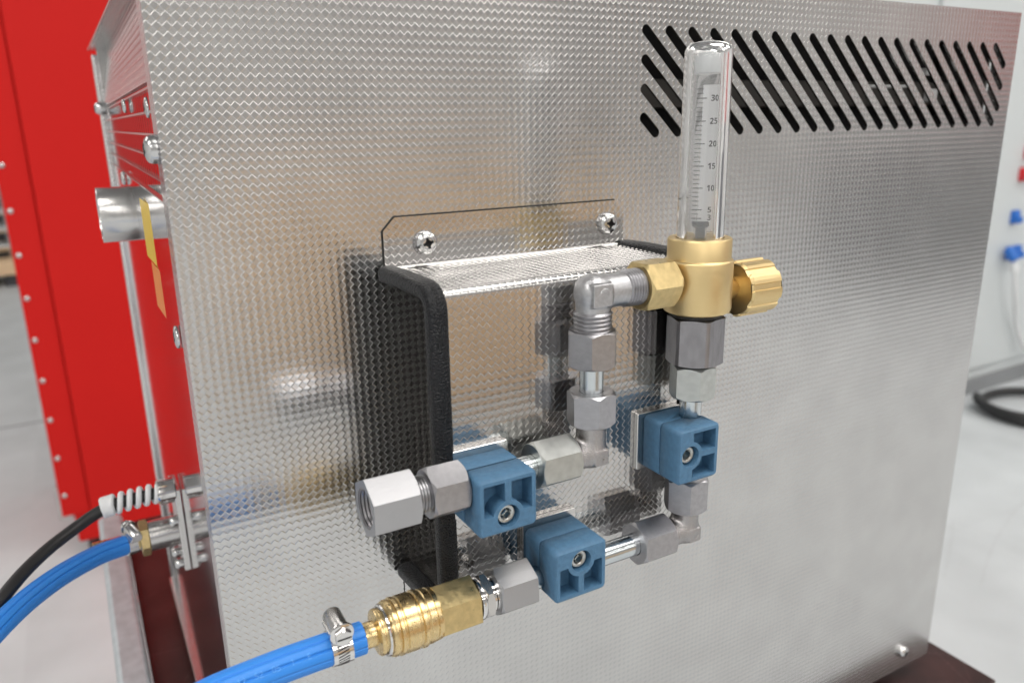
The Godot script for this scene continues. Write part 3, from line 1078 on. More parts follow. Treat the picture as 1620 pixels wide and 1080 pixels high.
func pipework() -> void:
	# steel pipes
	tube("steel_pipe", V(126, -149.3, ZP), V(168, -149.3, ZP), "short zinc plated pipe held in the upper left blue clamp")
	tube("steel_pipe", V(196.5, -122, ZP), V(196.5, -105, ZP), "short vertical zinc plated pipe between the two grey nuts of the inner column")
	tube("steel_pipe", V(257, -179, ZP), V(257, -131, ZP), "vertical zinc plated pipe held in the right blue clamp below the flow meter")
	tube("steel_pipe", V(158, -206.3, ZP), V(227, -206.3, ZP), "longest zinc plated pipe, level, held in the lowest blue clamp")

	# upper elbow
	var c := V(196.8, -73.8, ZP)
	var t := thing("elbow_fitting", "upper grey cast elbow with bare threads joined to the brass nut", "pipe fitting", c)
	var eb := elbow_body(t, c, Vector3(0, -1, 0), 9.5, Vector3(1, 0, 0), 17.0, 7.7, 0.0, M["cast_zinc"])
	var q := begin(eb)
	q.org = t.position
	q.lathe(along(c + Vector3(0.0006, 0.0002, 0.0081), Vector3(0, 0, 1)), [Vector2(2.1, 0), Vector2(2.4, 0.4), Vector2(2.8, 0.4), Vector2(3.1, 0)].map(func(v): return v * 0.001), 24)
	put(q, "stamped_ring", M["cast_zinc"], eb)
	words("3", "stamped_mark", 0.0030, Transform3D(Basis(Vector3(0, 0, 1), 0.2), c + Vector3(0.0006, 0.0002, 0.0085)), M["cast_zinc"], eb, 0.0006, true)
	thread(t, V(196.8, -82.0, ZP), V(196.8, -91.5, ZP), 8.9, 1.75, M["zinc"])
	thread(t, V(212.4, -73.8, ZP), V(223, -73.8, ZP), 8.6, 1.6, M["zinc"])
	nut(t, V(196.6, -107.2, ZP), V(196.6, -90.4, ZP), 21.0, flat_y(5), M["zinc"], true, true, "union_nut", 6.0)

	# inner lower elbow
	c = V(196.5, -149.3, ZP)
	t = thing("elbow_fitting", "inner grey cast elbow right of the upper left blue clamp, bright nut on its left", "pipe fitting", c)
	eb = elbow_body(t, c, Vector3(0, 1, 0), 15.5, Vector3(-1, 0, 0), 13.0, 7.0, 0.0, M["cast_dark"], 1.8)
	words("B", "stamped_mark", 0.0034, Transform3D(Basis(Vector3(0, 0, 1), 0.7), c + Vector3(0.0013, -0.0013, 0.0074)), M["cast_dark"], eb, 0.0008, true)
	nut(t, V(196.5, -135.0, ZP), V(196.5, -119.4, ZP), 20.4, flat_y(-13), M["zinc"], true, true, "union_nut")
	nut(t, V(164.6, -149.3, ZP), V(185.6, -149.3, ZP), 20.4, flat_x(2), M["zinc_bright"], true, true, "union_nut").set_meta("label", "bright zinc nut with a creamy sheen")

	# outer lower elbow
	c = V(256.7, -206.8, ZP)
	t = thing("elbow_fitting", "lowest grey cast elbow under the right blue clamp, rightmost of the elbows", "pipe fitting", c)
	eb = elbow_body(t, c, Vector3(0, 1, 0), 14.0, Vector3(-1, 0, 0), 13.5, 7.0, 0.0, M["cast_dark"], 1.8)
	q = begin(eb)
	q.org = t.position
	for k in 4:
		var d := Vector3(cos(PI / 2 * k), sin(PI / 2 * k), 0)
		var e := Vector3(-d.y, d.x, 0)
		var mid := c + Vector3(0.0013, -0.0013, 0.0074) + (d + e) * 0.0011
		q.box(Transform3D(Basis((e - d).normalized(), (d + e).normalized(), Vector3(0, 0, 1)), mid), Vector3(0.0034, 0.0006, 0.0006), 0.0002, 1)
	put(q, "stamped_mark", M["cast_dark"], eb)
	nut(t, V(256.8, -194.6, ZP), V(256.8, -176.8, ZP), 20.4, flat_y(0), M["zinc"], true, true, "union_nut")
	nut(t, V(223.8, -206.4, ZP), V(244.2, -206.4, ZP), 20.4, flat_x(5), M["zinc"], true, true, "union_nut")

	# open socket on the left end
	t = thing("socket_fitting", "open ended steel hexagon socket at the left end of the upper pipe", "pipe fitting", V(86.4, -148.8, ZP))
	q = begin(t)
	var xf := along(V(86.4, -148.8, ZP), Vector3.RIGHT, flat_x(-2))
	q.hex(xf, 0.0224, 0.0, 0.0204, false, true, 0.0086, 0.5, 0.985)
	var sock := put(q, "hexagon_socket", M["zinc_socket"], t)
	q = begin(t)
	var tp := [Vector2(9.2, 0.001)]
	for k in 11:
		tp.append(Vector2(7.9, 0.6 + k * 1.5)); tp.append(Vector2(8.55, 1.3 + k * 1.5))
	tp.append(Vector2(7.9, 17.4)); tp.append(Vector2(0, 17.5))
	q.lathe(xf, tp.map(func(v): return v * 0.001), 44, 20.0)
	put(q, "inner_thread", M["dark_steel"], sock)
	thread(t, V(106.4, -148.8, ZP), V(113.2, -149, ZP), 8.2, 1.5, M["zinc_socket"])
	nut(t, V(112.6, -149.2, ZP), V(129.4, -149.2, ZP), 20.6, flat_x(3), M["zinc"], true, true, "union_nut")

	# straight union on the lower pipe
	t = thing("union_fitting", "polished steel union between the brass hexagon and the lowest blue clamp", "pipe fitting", V(132.8, -206.5, ZP))
	q = begin(t)
	xf = along(V(132.6, -206.6, ZP), Vector3.RIGHT, flat_x(5))
	q.lathe(xf, [Vector2(0, 0), Vector2(7.4, 0), Vector2(7.4, 0.7), Vector2(9.6, 0.9), Vector2(9.9, 1.6), Vector2(9.9, 2.4), Vector2(9.4, 3.1), Vector2(8, 3.3), Vector2(0, 3.3)].map(func(v): return v * 0.001), 44)
	put(q, "sealing_ring", M["chrome"], t)
	q = begin(t)
	q.hex(xf, 0.0186, 0.0031, 0.0072, true, true, 0.0, 0.6)
	put(q, "hexagon_collar", M["plain_steel"], t)
	q = begin(t)
	q.lathe(xf, [Vector2(0, 7), Vector2(7.8, 7), Vector2(8.2, 7.4), Vector2(8.2, 8.4), Vector2(7.3, 8.6), Vector2(7.3, 8.9), Vector2(8.2, 9.1), Vector2(8.3, 10.2), Vector2(7.2, 10.4), Vector2(0, 10.4)].map(func(v): return v * 0.001), 44)
	put(q, "collar_ring", M["chrome"], t)
	nut(t, V(142.6, -206.4, ZP), V(161.4, -206.4, ZP), 20.4, flat_x(5), M["zinc_socket"], true, false, "union_nut")

	clamps()


# ------------------------------------------------------------------ pipe clamps
func rounded(w0: float, w1: float, v0: float, v1: float, r: float, seg := 5) -> PackedVector2Array:
	var p := PackedVector2Array()
	for c in [[w1 - r, v1 - r, 0.0], [w0 + r, v1 - r, PI / 2], [w0 + r, v0 + r, PI], [w1 - r, v0 + r, PI * 1.5]]:
		for k in seg + 1:
			var a: float = c[2] + PI / 2 * k / seg
			p.append(Vector2(c[0] + r * cos(a), c[1] + r * sin(a)) * 0.001)
	return p

func clamp_half(part: int, m: Material) -> CSGMesh3D:
	# local axes: x along the pipe, y across it (pipe at y = 12), z out of the bracket; part 0 = rear half, 1 = front half
	var z0 := 3.0 if part == 0 else 15.6
	var z1 := 14.8 if part == 0 else 30.2
	var b := MB.new()
	var outline := rounded(-14.2, 14.2, -7.5, 18.5, 2.6)
	b.prism(Transform3D(Basis.IDENTITY, Vector3(0, 0, (z0 + z1) / 2 * 0.001)), outline, (z1 - z0) * 0.001, 0.0011 if part else 0.0005, true)
	var root := CSGMesh3D.new()
	root.mesh = b.mesh(m)
	root.material = m
	var pipe := CSGCylinder3D.new()
	pipe.radius = 0.0058; pipe.height = 0.05; pipe.sides = 36
	pipe.rotation = Vector3(0, 0, PI / 2)
	pipe.position = Vector3(0, 12, 15) * 0.001
	pipe.operation = CSGShape3D.OPERATION_SUBTRACTION
	pipe.material = m
	pipe.name = "bore"
	root.add_child(pipe)
	if part:
		# two pockets beside a web, round the screw boss
		for s in [-1.0, 1.0]:
			var pk := PackedVector2Array()
			# corners of the pocket, web at x = 0, boss of radius 7.4 at the origin
			pk.append(Vector2(1.5 * s, 15.8)); pk.append(Vector2(11.6 * s, 15.8)); pk.append(Vector2(11.6 * s, 1.6))
			pk.append(Vector2(9.0 * s, 1.6))
			for k in 8:
				var a := lerpf(0.21, 1.37, k / 7.0)
				pk.append(Vector2(s * 7.4 * cos(a), 7.4 * sin(a)))
			for i in pk.size():
				pk[i] *= 0.001
			var c := CSGPolygon3D.new()
			c.polygon = pk
			c.depth = 0.0095
			c.position = Vector3(0, 0, 0.0312)
			c.operation = CSGShape3D.OPERATION_SUBTRACTION
			c.material = m
			c.name = "pocket"
			root.add_child(c, true)
	if part:
		var hole := CSGCylinder3D.new()
		hole.radius = 0.0053; hole.height = 0.012; hole.sides = 36
		hole.rotation = Vector3(PI / 2, 0, 0)
		hole.position = Vector3(0, 0, 0.0302)
		hole.operation = CSGShape3D.OPERATION_SUBTRACTION
		hole.material = m
		hole.name = "screw_hole"
		root.add_child(hole)
	return root

func clamps() -> void:
	var t := thing("pipe_clamp", "upper left blue plastic pipe clamp with a slit across its top", "pipe clamp", V(143.8, -161.2, 58), "blue pipe clamps on the bracket")
	var q := begin()
	q.prism(Transform3D(Basis.IDENTITY, Vector3(0, 5.5, 1.5) * 0.001), rounded(-15.2, 15.2, -16.4, 16.4, 0.8), 0.003, 0.0003)
	put(q, "base_plate", M["plain_steel"], t)
	for k in 2:
		var o := clamp_half(k, M["blue_plastic"])
		o.name = "clamp_half"
		t.add_child(o, true)
	q = begin()
	for p in [[-9.6, -3.2, 2.7], [9.6, -3.2, 2.7]]:
		q.lathe(along(Vector3(p[0], p[1], 30.1) * 0.001, Vector3(0, 0, 1)), [Vector2(p[2] - 0.5, 0.0), Vector2(p[2] - 0.35, 0.16), Vector2(p[2] - 0.1, 0.16), Vector2(p[2], 0.0)].map(func(v): return v * 0.001), 24)
	put(q, "moulding_mark", M["blue_plastic"], t)
	# socket head screw
	q = begin()
	var xf := along(Vector3(0, 0, 0.0222), Vector3(0, 0, 1), Vector3(0.3, 1, 0))
	q.lathe(xf, [Vector2(0, 0), Vector2(4.25, 0), Vector2(4.25, 5.3), Vector2(3.95, 5.7), Vector2(3.0, 5.75), Vector2(2.45, 5.4), Vector2(2.3, 5.2)].map(func(v): return v * 0.001), 40)
	var s := put(q, "socket_screw", M["zinc_bright"], t)
	q = begin()
	for k in 6:
		var a0 := PI / 3 * k
		var a1 := PI / 3 * (k + 1)
		var p0 := Vector3(cos(a0) * 2.35, 5.25, sin(a0) * 2.35) * 0.001
		var p1 := Vector3(cos(a1) * 2.35, 5.25, sin(a1) * 2.35) * 0.001
		var inn := -Vector3(cos((a0 + a1) / 2), 0, sin((a0 + a1) / 2))
		q.flat(xf * p0, xf * p1, xf * (p1 - Vector3(0, 0.0032, 0)), xf * (p0 - Vector3(0, 0.0032, 0)), xf.basis * inn)
		var bot := Vector3(0, 0.0017, 0)
		q.tri(xf * bot, xf * (p0 - Vector3(0, 0.0032, 0)), xf * (p1 - Vector3(0, 0.0032, 0)), xf.basis * Vector3.UP, xf.basis * Vector3.UP, xf.basis * Vector3.UP)
		# flat lip between the round opening and the hexagon
		q.tri(xf * p0, xf * p1, xf * ((p0 + p1) * 0.5 * 1.16), xf.basis * Vector3.UP, xf.basis * Vector3.UP, xf.basis * Vector3.UP)
	put(q, "hexagon_recess", M["zinc_bright"], s)
	var lower := t.duplicate()
	lower.name = numbered("pipe_clamp")
	add_child(lower)
	lower.transform = Transform3D(Basis(Vector3(0, 0, 1), PI), V(181.3, -194.6, 58))
	lower.set_meta("label", "lowest blue plastic pipe clamp with its screw above the level pipe")
	var right := t.duplicate()
	right.name = numbered("pipe_clamp")
	add_child(right)
	right.transform = Transform3D(Basis(Vector3(0, 0, 1), -PI / 2), V(244.6, -157.8, 58))
	right.set_meta("label", "right blue plastic pipe clamp round the upright pipe under the flow meter")
	# the other two clamps are closed: their rear halves reach the front halves
	for o in [lower, right]:
		var half: Node3D = o.get_child(1)
		half.scale = Vector3(1, 1, 1.052)


# ------------------------------------------------------------------ flow meter
func flow_meter() -> void:
	var at := V(258, -115.6, ZP)
	var t := thing("flow_meter", "brass flow meter with clear scale tube and fluted valve knob", "flow meter", at)
	var X := 258.0
	var ax := along(V(X, 0, ZP), Vector3.UP)
	var s := func(p): return Vector2(p.x, p.y) * 0.001
	# brass valve body
	var q := begin(t)
	q.lathe(ax, [Vector2(0, -90.2), Vector2(14.2, -90.2), Vector2(15.7, -89.4), Vector2(16.2, -88), Vector2(16.2, -65.6), Vector2(15.9, -64.8), Vector2(15.2, -64.4), Vector2(15.0, -63.8), Vector2(15.0, -55.2), Vector2(14.5, -54.5), Vector2(11.6, -54.4), Vector2(11.4, -55.4), Vector2(0, -55.4)].map(s), 72)
	var body := put(q, "valve_body", M["brass_satin"], t)
	# inlet nut and its neck
	q = begin(t)
	q.lathe(along(V(222, -73.8, ZP), Vector3.RIGHT), [Vector2(0, 16), Vector2(7.6, 16.5), Vector2(7.0, 18.4), Vector2(6.6, 19.2), Vector2(6.8, 20.6), Vector2(7.4, 24), Vector2(0, 24)].map(s), 40)
	put(q, "inlet_neck", M["brass_satin"], t)
	nut(t, V(221.4, -73.8, ZP), V(239.4, -73.8, ZP), 21.4, flat_x(31), M["brass_hex"], true, true, "inlet_nut", 8.5)
	# knob
	q = begin(t)
	q.lathe(along(V(270, -81.5, ZP), Vector3.RIGHT), [Vector2(5.2, 0), Vector2(5.2, 10), Vector2(4.2, 11.5), Vector2(4.2, 17), Vector2(0, 17)].map(s), 32)
	put(q, "valve_stem", M["brass_satin"], t)
	q = begin(t)
	var kn := PackedVector2Array()
	var lobes := 10
	for k in lobes:
		var a := TAU * k / lobes + 0.12
		var w := TAU / lobes
		for e in [[-0.30, 13.9], [-0.1, 14.0], [0.1, 14.0], [0.30, 13.9], [0.345, 13.15], [0.655, 13.15]]:
			kn.append(Vector2.from_angle(a + w * e[0]) * e[1] * 0.001)
	q.prism(Transform3D(Basis(Vector3(0, 0, -1), Vector3.UP, Vector3.RIGHT), V(291.6, -82.3, ZP)), kn, 0.0205, 0.0011)
	put(q, "valve_knob", M["brass_satin"], t)
	# seal and steel adapter below
	q = begin(t)
	q.cyl(ax, 0.0126, -0.0926, -0.0901, 0.0006, 36)
	put(q, "seal_ring", M["black_seal"], t)
	q = begin(t)
	q.hex(along(V(X, -115.6, ZP), Vector3.UP, flat_y(-12)), 0.0252, 0.0, 0.0232, true, true, 0.0, 0.35, 0.955)
	put(q, "hexagon_adapter", M["dark_steel"], t)
	q = begin(t)
	q.cyl(ax, 0.0095, -0.1182, -0.1154, 0.0003, 36)
	put(q, "seal_ring", M["black_seal"], t)
	nut(t, V(257.4, -133.6, ZP), V(257.6, -117.0, ZP), 20.2, flat_y(-7), M["zinc_bright"], true, true, "union_nut")
	# clear outer tube with domed end: outside down to the rim, then up the inside
	q = begin(t)
	var pr: Array = [Vector2(0.0, 32.6), Vector2(3.0, 32.3)]
	for k in 8:
		var a := PI / 2 * (8 - k) / 8.0
		pr.append(Vector2(6.0 + 4.5 * cos(a), 27.0 + 4.6 * sin(a)))
	pr.append_array([Vector2(10.5, 26), Vector2(10.95, -40), Vector2(11.0, -55.3), Vector2(9.4, -55.3), Vector2(8.9, 23)])
	for k in 6:
		var a := PI / 2 * (k + 1) / 6.0
		pr.append(Vector2(6.0 + 2.9 * cos(a), 24.0 + 3.6 * sin(a)))
	pr.append(Vector2(0.0, 28.2))
	q.lathe(ax, pr.map(s), 72)
	put(q, "clear_tube", M["solid_clear"], t)
	q = begin(t)
	q.lathe(ax, [Vector2(6.1, -55.3), Vector2(6.1, 19)].map(s), 48)
	put(q, "measuring_tube", M["milky_tube"], t)
	# milky end piece with its two fingers
	q = begin(t)
	q.lathe(ax, [Vector2(0, 18.5), Vector2(5.9, 18.5), Vector2(6.4, 19.5), Vector2(6.4, 26.6), Vector2(5.6, 27.4), Vector2(0, 27.4)].map(s), 40)
	var end := put(q, "end_piece", M["milky_plastic"], t)
	var face := flat_y(43)
	var rgt := Vector3.UP.cross(face)
	for sd in [-1.0, 1.0]:
		q = begin(t)
		q.box(Transform3D(Basis(rgt, Vector3.UP, face), V(X, 21.0, ZP) + rgt * sd * 0.0078), Vector3(0.0016, 0.0105, 0.003), 0.0003, 1)
		put(q, "holding_finger", M["milky_plastic"], end)
	# scale
	var fr := Basis(rgt, Vector3.UP, face)
	var ctr := Vector3(X * 0.001, EYE, ZP * 0.001)
	q = begin(t)
	q.box(Transform3D(fr, ctr + Vector3.UP * -0.0190 + rgt * 0.0021 + face * 0.0012), Vector3(0.0074, 0.0655, 0.0003), 0.0001, 1)
	var plate := put(q, "scale_plate", M["scale_white"], t)
	q = begin(t)
	for v in range(3, 33):
		var y := (-51.0 + v * 1.965) * 0.001
		var big := v % 5 == 0 or v == 3
		var len := 0.0048 if big else 0.0032
		q.box(Transform3D(fr, ctr + Vector3.UP * y + rgt * (-0.0046 + len / 2.0) + face * 0.0064), Vector3(len, 0.00034 if big else 0.00024, 0.00008), 0.00002, 1)
	put(q, "scale_marks", M["ink"], plate)
	for v in [3, 5, 10, 15, 20, 25, 30]:
		words(str(v), "scale_number", 0.0026, Transform3D(fr, ctr + Vector3.UP * (-0.051 + v * 0.001965 + (0.0004 if v == 3 else 0.0)) + rgt * 0.0040 + face * 0.0064), M["ink"], plate, 0.00005, true)
	# float
	q = begin(t)
	q.lathe(ax, [Vector2(0, -55), Vector2(3.0, -55), Vector2(3.0, -50.4), Vector2(4.2, -49.2), Vector2(4.2, -47.6), Vector2(3.7, -47.1), Vector2(0, -47.2)].map(s), 32)
	put(q, "float_body", M["float_grey"], t)
	for sd in [-1.0, 1.0]:
		q = begin(t)
		q.cyl(along(ctr + rgt * sd * 0.0026 + face * 0.0040, Vector3.UP), 0.0004, -0.055, -0.0496, 0.0001, 10)
		put(q, "guide_rod", M["chrome"], t)


# ------------------------------------------------------------------ quick coupling and hose in front
func curve(pts: Array, n := 60) -> PackedVector3Array:
	var c := Curve3D.new()
	for i in pts.size():
		var a: Vector3 = pts[maxi(i - 1, 0)]
		var b: Vector3 = pts[mini(i + 1, pts.size() - 1)]
		c.add_point(pts[i], -(b - a) / 6.0, (b - a) / 6.0)
	var out := PackedVector3Array()
	var L := c.get_baked_length()
	for i in n + 1:
		out.append(c.sample_baked(L * i / n, true))
	return out

func hose_ring(r: float) -> PackedVector2Array:
	# fluted outside: 12 flat ribs parted by fine grooves
	var p := PackedVector2Array()
	for k in 120:
		var a := TAU * k / 120
		var u := fposmod(a * 10.0 / TAU, 1.0)
		var g := 0.90 if u < 0.13 else 1.0 + 0.012 * sin(PI * (u - 0.09) / 0.91)
		p.append(Vector2(cos(a), sin(a)) * r * g)
	return p

func hose_clamp(label: String, at: Vector3, dir: Vector3, r: float, out: Vector3, width: float) -> void:
	var t := thing("hose_clamp", label, "hose clamp", at, "hose clamps")
	var xf := along(at, dir, out)
	var q := begin(t)
	q.lathe(xf, [Vector2(r, -width / 2), Vector2(r + 0.0008, -width / 2 + 0.0002), Vector2(r + 0.0008, width / 2 - 0.0002), Vector2(r, width / 2)], 48)
	var band := put(q, "band", M["chrome"], t)
	# slanting slots of the band
	q = begin(t)
	for k in 20:
		var a := 0.55 + k * 0.185
		var d := xf.basis.z.rotated(xf.basis.y.normalized(), a)
		q.box(Transform3D(Basis(xf.basis.y.cross(d), xf.basis.y, d) * Basis(Vector3(0, 0, 1), 0.22), at + d * (r + 0.00055)), Vector3(0.0006, width * 0.55, 0.0006), 0.0001, 1)
	put(q, "band_slots", M["dark_inside"], band)
	# screw housing on top
	var up := xf.basis.z
	var tang := xf.basis.y.cross(up).normalized()
	q = begin(t)
	q.lathe(along(at + up * (r + 0.0032) - tang * 0.0085, tang), [Vector2(0, 0), Vector2(3.3, 0.2), Vector2(3.9, 1), Vector2(3.9, 13), Vector2(0, 13.2)].map(func(v): return v * 0.001), 32)
	q.box(Transform3D(Basis(tang, xf.basis.y, up), at + up * (r + 0.0012) - tang * 0.002), Vector3(0.012, width * 0.98, 0.002), 0.0005, 1)
	put(q, "screw_housing", M["plain_steel"], t)
	q = begin(t)
	var sx := along(at + up * (r + 0.0032) + tang * 0.0048, tang, dir)
	q.lathe(sx, [Vector2(0, 0), Vector2(4.9, 0.1), Vector2(5.1, 0.6), Vector2(4.9, 1.4), Vector2(3.9, 1.9), Vector2(0, 2)].map(func(v): return v * 0.001), 36)
	q.hex(sx, 0.0064, 0.0015, 0.0046, false, true, 0.0, 0.6)
	var hd := put(q, "screw_head", M["chrome"], t)
	q = begin(t)
	q.box(Transform3D(Basis(sx.basis.x, sx.basis.y, sx.basis.z), sx.origin + tang * 0.0045), Vector3(0.0008, 0.0004, 0.0058), 0.0001, 1)
	put(q, "screw_slot", M["dark_inside"], hd)

func quick_coupling() -> void:
	var t := thing("quick_coupling", "brass quick release coupling with ridged sleeve at the end of the blue hose", "coupling", V(108, -206.6, ZP))
	var s := func(p): return Vector2(p.x, p.y) * 0.001
	var ax := along(V(0, -206.6, ZP), Vector3.RIGHT)
	var q := begin(t)
	q.hex(along(V(113.6, -206.6, ZP), Vector3.RIGHT, flat_x(6)), 0.0212, 0.0, 0.0186, false, false, 0.0, 0.5, 0.985)
	put(q, "hexagon_end", M["brass_hex"], t)
	q = begin(t)
	q.lathe(ax, [Vector2(0, 91), Vector2(10.6, 91), Vector2(11.6, 91.6), Vector2(12.0, 92.6), Vector2(12.0, 93.6), Vector2(11.4, 94.0), Vector2(11.4, 94.5), Vector2(12.3, 94.9), Vector2(12.4, 96.2), Vector2(11.7, 96.7), Vector2(11.7, 97.3), Vector2(12.3, 97.8),
		Vector2(12.3, 103.2), Vector2(11.8, 103.6), Vector2(11.7, 104.6), Vector2(12.5, 105.1), Vector2(12.5, 106.6), Vector2(11.6, 107.1), Vector2(11.5, 107.9), Vector2(11.9, 108.4), Vector2(11.8, 110.4), Vector2(11.2, 110.7), Vector2(11.2, 111.4), Vector2(11.6, 111.7), Vector2(11.3, 113.8), Vector2(0, 113.8)].map(s), 64, 34.0)
	var sl := put(q, "ridged_sleeve", M["brass_turned"], t)
	words("D", "engraved_mark", 0.0028, Transform3D(Basis(Vector3(1, 0, 0), -0.45) * Basis(Vector3(0, 0, 1), -0.05), V(100.4, -206.6, ZP) + Vector3(0, sin(0.45), cos(0.45)) * 0.0123), M["brass_hex"], sl, 0.00012)
	words("S", "engraved_mark", 0.0028, Transform3D(Basis(Vector3(1, 0, 0), -1.15), V(100.4, -206.6, ZP) + Vector3(0, sin(1.15), cos(1.15)) * 0.0123), M["brass_hex"], sl, 0.00012)
	q = begin(t)
	q.lathe(ax, [Vector2(10.1, 89.4), Vector2(10.9, 89.7), Vector2(11.2, 90.3), Vector2(10.9, 91.0), Vector2(10, 91.2)].map(s), 56)
	put(q, "snap_ring", M["chrome"], t)
	q = begin(t)
	q.lathe(ax, [Vector2(0, 74), Vector2(4.2, 74), Vector2(4.6, 80), Vector2(5.4, 81), Vector2(5.4, 86.2), Vector2(6.2, 86.6), Vector2(9.4, 86.8), Vector2(9.9, 87.4), Vector2(9.9, 88.4), Vector2(9.3, 88.8), Vector2(9.6, 89.8), Vector2(0, 90)].map(s), 56)
	put(q, "hose_tail", M["brass_turned"], t)

	# hose
	var path := curve([V(81.2, -206.8, ZP), V(74, -206.8, 73), V(60, -206.8, 73.2), V(40, -206.9, 74), V(10, -207.5, 78), V(-40, -212, 92), V(-110, -232, 130), V(-200, -290, 190), V(-270, -380, 250), V(-300, -520, 300)], 90)
	q = begin()
	q.org = path[0]
	q.sweep(path, hose_ring(0.0067), true, Vector3.UP, true)
	var h := thing("air_hose", "bright blue ribbed hose in front, clamped onto the brass coupling", "hose", path[0], "blue hoses")
	put(q, "hose_wall", M["blue_hose"], h)
	var lets := ["E", "1", "05", "52", "12", "0"]
	for k in lets.size():
		words(lets[k], "hose_print", 0.0021, Transform3D(Basis(Vector3(1, 0, 0), -0.62), V(57.5 - k * 6.6, -206.8, 73.2 + k * 0.4) + Vector3(0, sin(0.62), cos(0.62)) * 0.00672), M["hose_print"], h, 0.00006)
	hose_clamp("steel hose clamp on the front blue hose beside the brass coupling", V(71.0, -206.8, ZP), Vector3.RIGHT, 0.0067, Vector3(0, 1, 0.05), 0.0088)


# ------------------------------------------------------------------ hoses and cable on the left side
func side_connections() -> void:
	var px := 38.3
	var t := thing("side_port", "steel port plate with round stub on the polished left side of the housing", "port", V(px, -275, -205))
	var q := begin(t)
	q.box(Transform3D(Basis(Vector3.UP, 0.0145), V(px - 1.0, -272, -207)), Vector3(4.2, 62, 30) * 0.001, 0.0006, 2)
	put(q, "port_plate", M["plain_steel"], t)
	var s := func(p): return Vector2(p.x, p.y) * 0.001
	q = begin(t)
	q.lathe(along(V(px - 3, -276, -205), Vector3.LEFT), [Vector2(0, 0), Vector2(10.6, 0), Vector2(10.6, 18.6), Vector2(10.2, 19), Vector2(0, 19)].map(s), 44)
	put(q, "port_stub", M["turned_steel"], t)
	q = begin(t)
	q.hex(along(V(px - 22, -276.5, -205), Vector3.LEFT, flat_x(20)), 0.0225, 0.0, 0.0055, true, true, 0.0)
	put(q, "brass_nut", M["brass_hex"], t)
	q = begin(t)
	q.cyl(along(V(px - 27, -276.8, -205), Vector3.LEFT), 0.0056, 0.0, 0.03, 0.0003, 28)
	put(q, "hose_tail", M["brass_turned"], t)
	for p in [[-253, -213], [-262, -190], [-298, -214], [-298, -196]]:
		pan_screw(t, V(px - 3.0, p[0], p[1]), Vector3.LEFT, 0.0036, 0.006, "port_screw", false)
	# second blue hose
	var path := curve([V(14, -277, -205), V(0, -276, -200), V(-17, -273.5, -190), V(-42, -268, -160), V(-66, -265, -120), V(-97, -274, -70), V(-150, -310, 0), V(-200, -380, 70), V(-230, -520, 120)], 80)
	q = begin()
	q.org = path[0]
	q.sweep(path, hose_ring(0.0067), true, Vector3.UP, true)
	var h := thing("air_hose", "blurred blue hose curving from the left side port to the lower left", "hose", path[0], "blue hoses")
	put(q, "hose_wall", M["blue_hose"], h)
	hose_clamp("steel hose clamp on the rear blue hose beside the side port's brass nut", V(4.5, -276.6, -202), (path[3] - path[0]).normalized(), 0.0068, Vector3(0, 1, 0.3), 0.008)
	# cable with spiral strain relief
	t = thing("cable_gland", "white spiral cable gland above the side port", "cable gland", V(px, -240, -200))
	q = begin(t)
	q.cyl(along(V(px - 1, -243, -200), Vector3.LEFT), 0.0088, 0.0, 0.012, 0.001, 30)
	put(q, "gland_body", M["chrome"], t)
	var sp := PackedVector3Array()
	for k in 150:
		var u := k / 149.0
		var a := TAU * 5.2 * u
		sp.append(V(px - 12 - 30 * u, -243 - 1.5 * u * u + 5.6 * cos(a), -200 + 5.6 * sin(a)))
	q = begin(t)
	q.sweep(sp, circle(0.0018, 12), true, Vector3.RIGHT)
	put(q, "spiral_spring", M["white_plastic"], t)
	q = begin(t)
	q.cyl(along(V(px - 40, -244.4, -200), Vector3(-1, -0.1, 0)), 0.0072, 0.0, 0.008, 0.0012, 30)
	put(q, "end_sleeve", M["white_plastic"], t)
	path = curve([V(34, -243, -200), V(14, -243.2, -200), V(-6, -245, -199), V(-25, -250, -190), V(-47, -255, -170), V(-66, -260.5, -140), V(-93, -279, -100), V(-140, -330, -30), V(-180, -430, 40), V(-190, -560, 80)], 80)
	q = begin()
	q.org = path[0]
	q.sweep(path, circle(0.0040, 20), true, Vector3.UP)
	h = thing("power_cable", "black round cable running from the white spiral gland to the lower left", "cable", path[0])
	put(q, "cable_sheath", M["black_rubber"], h)


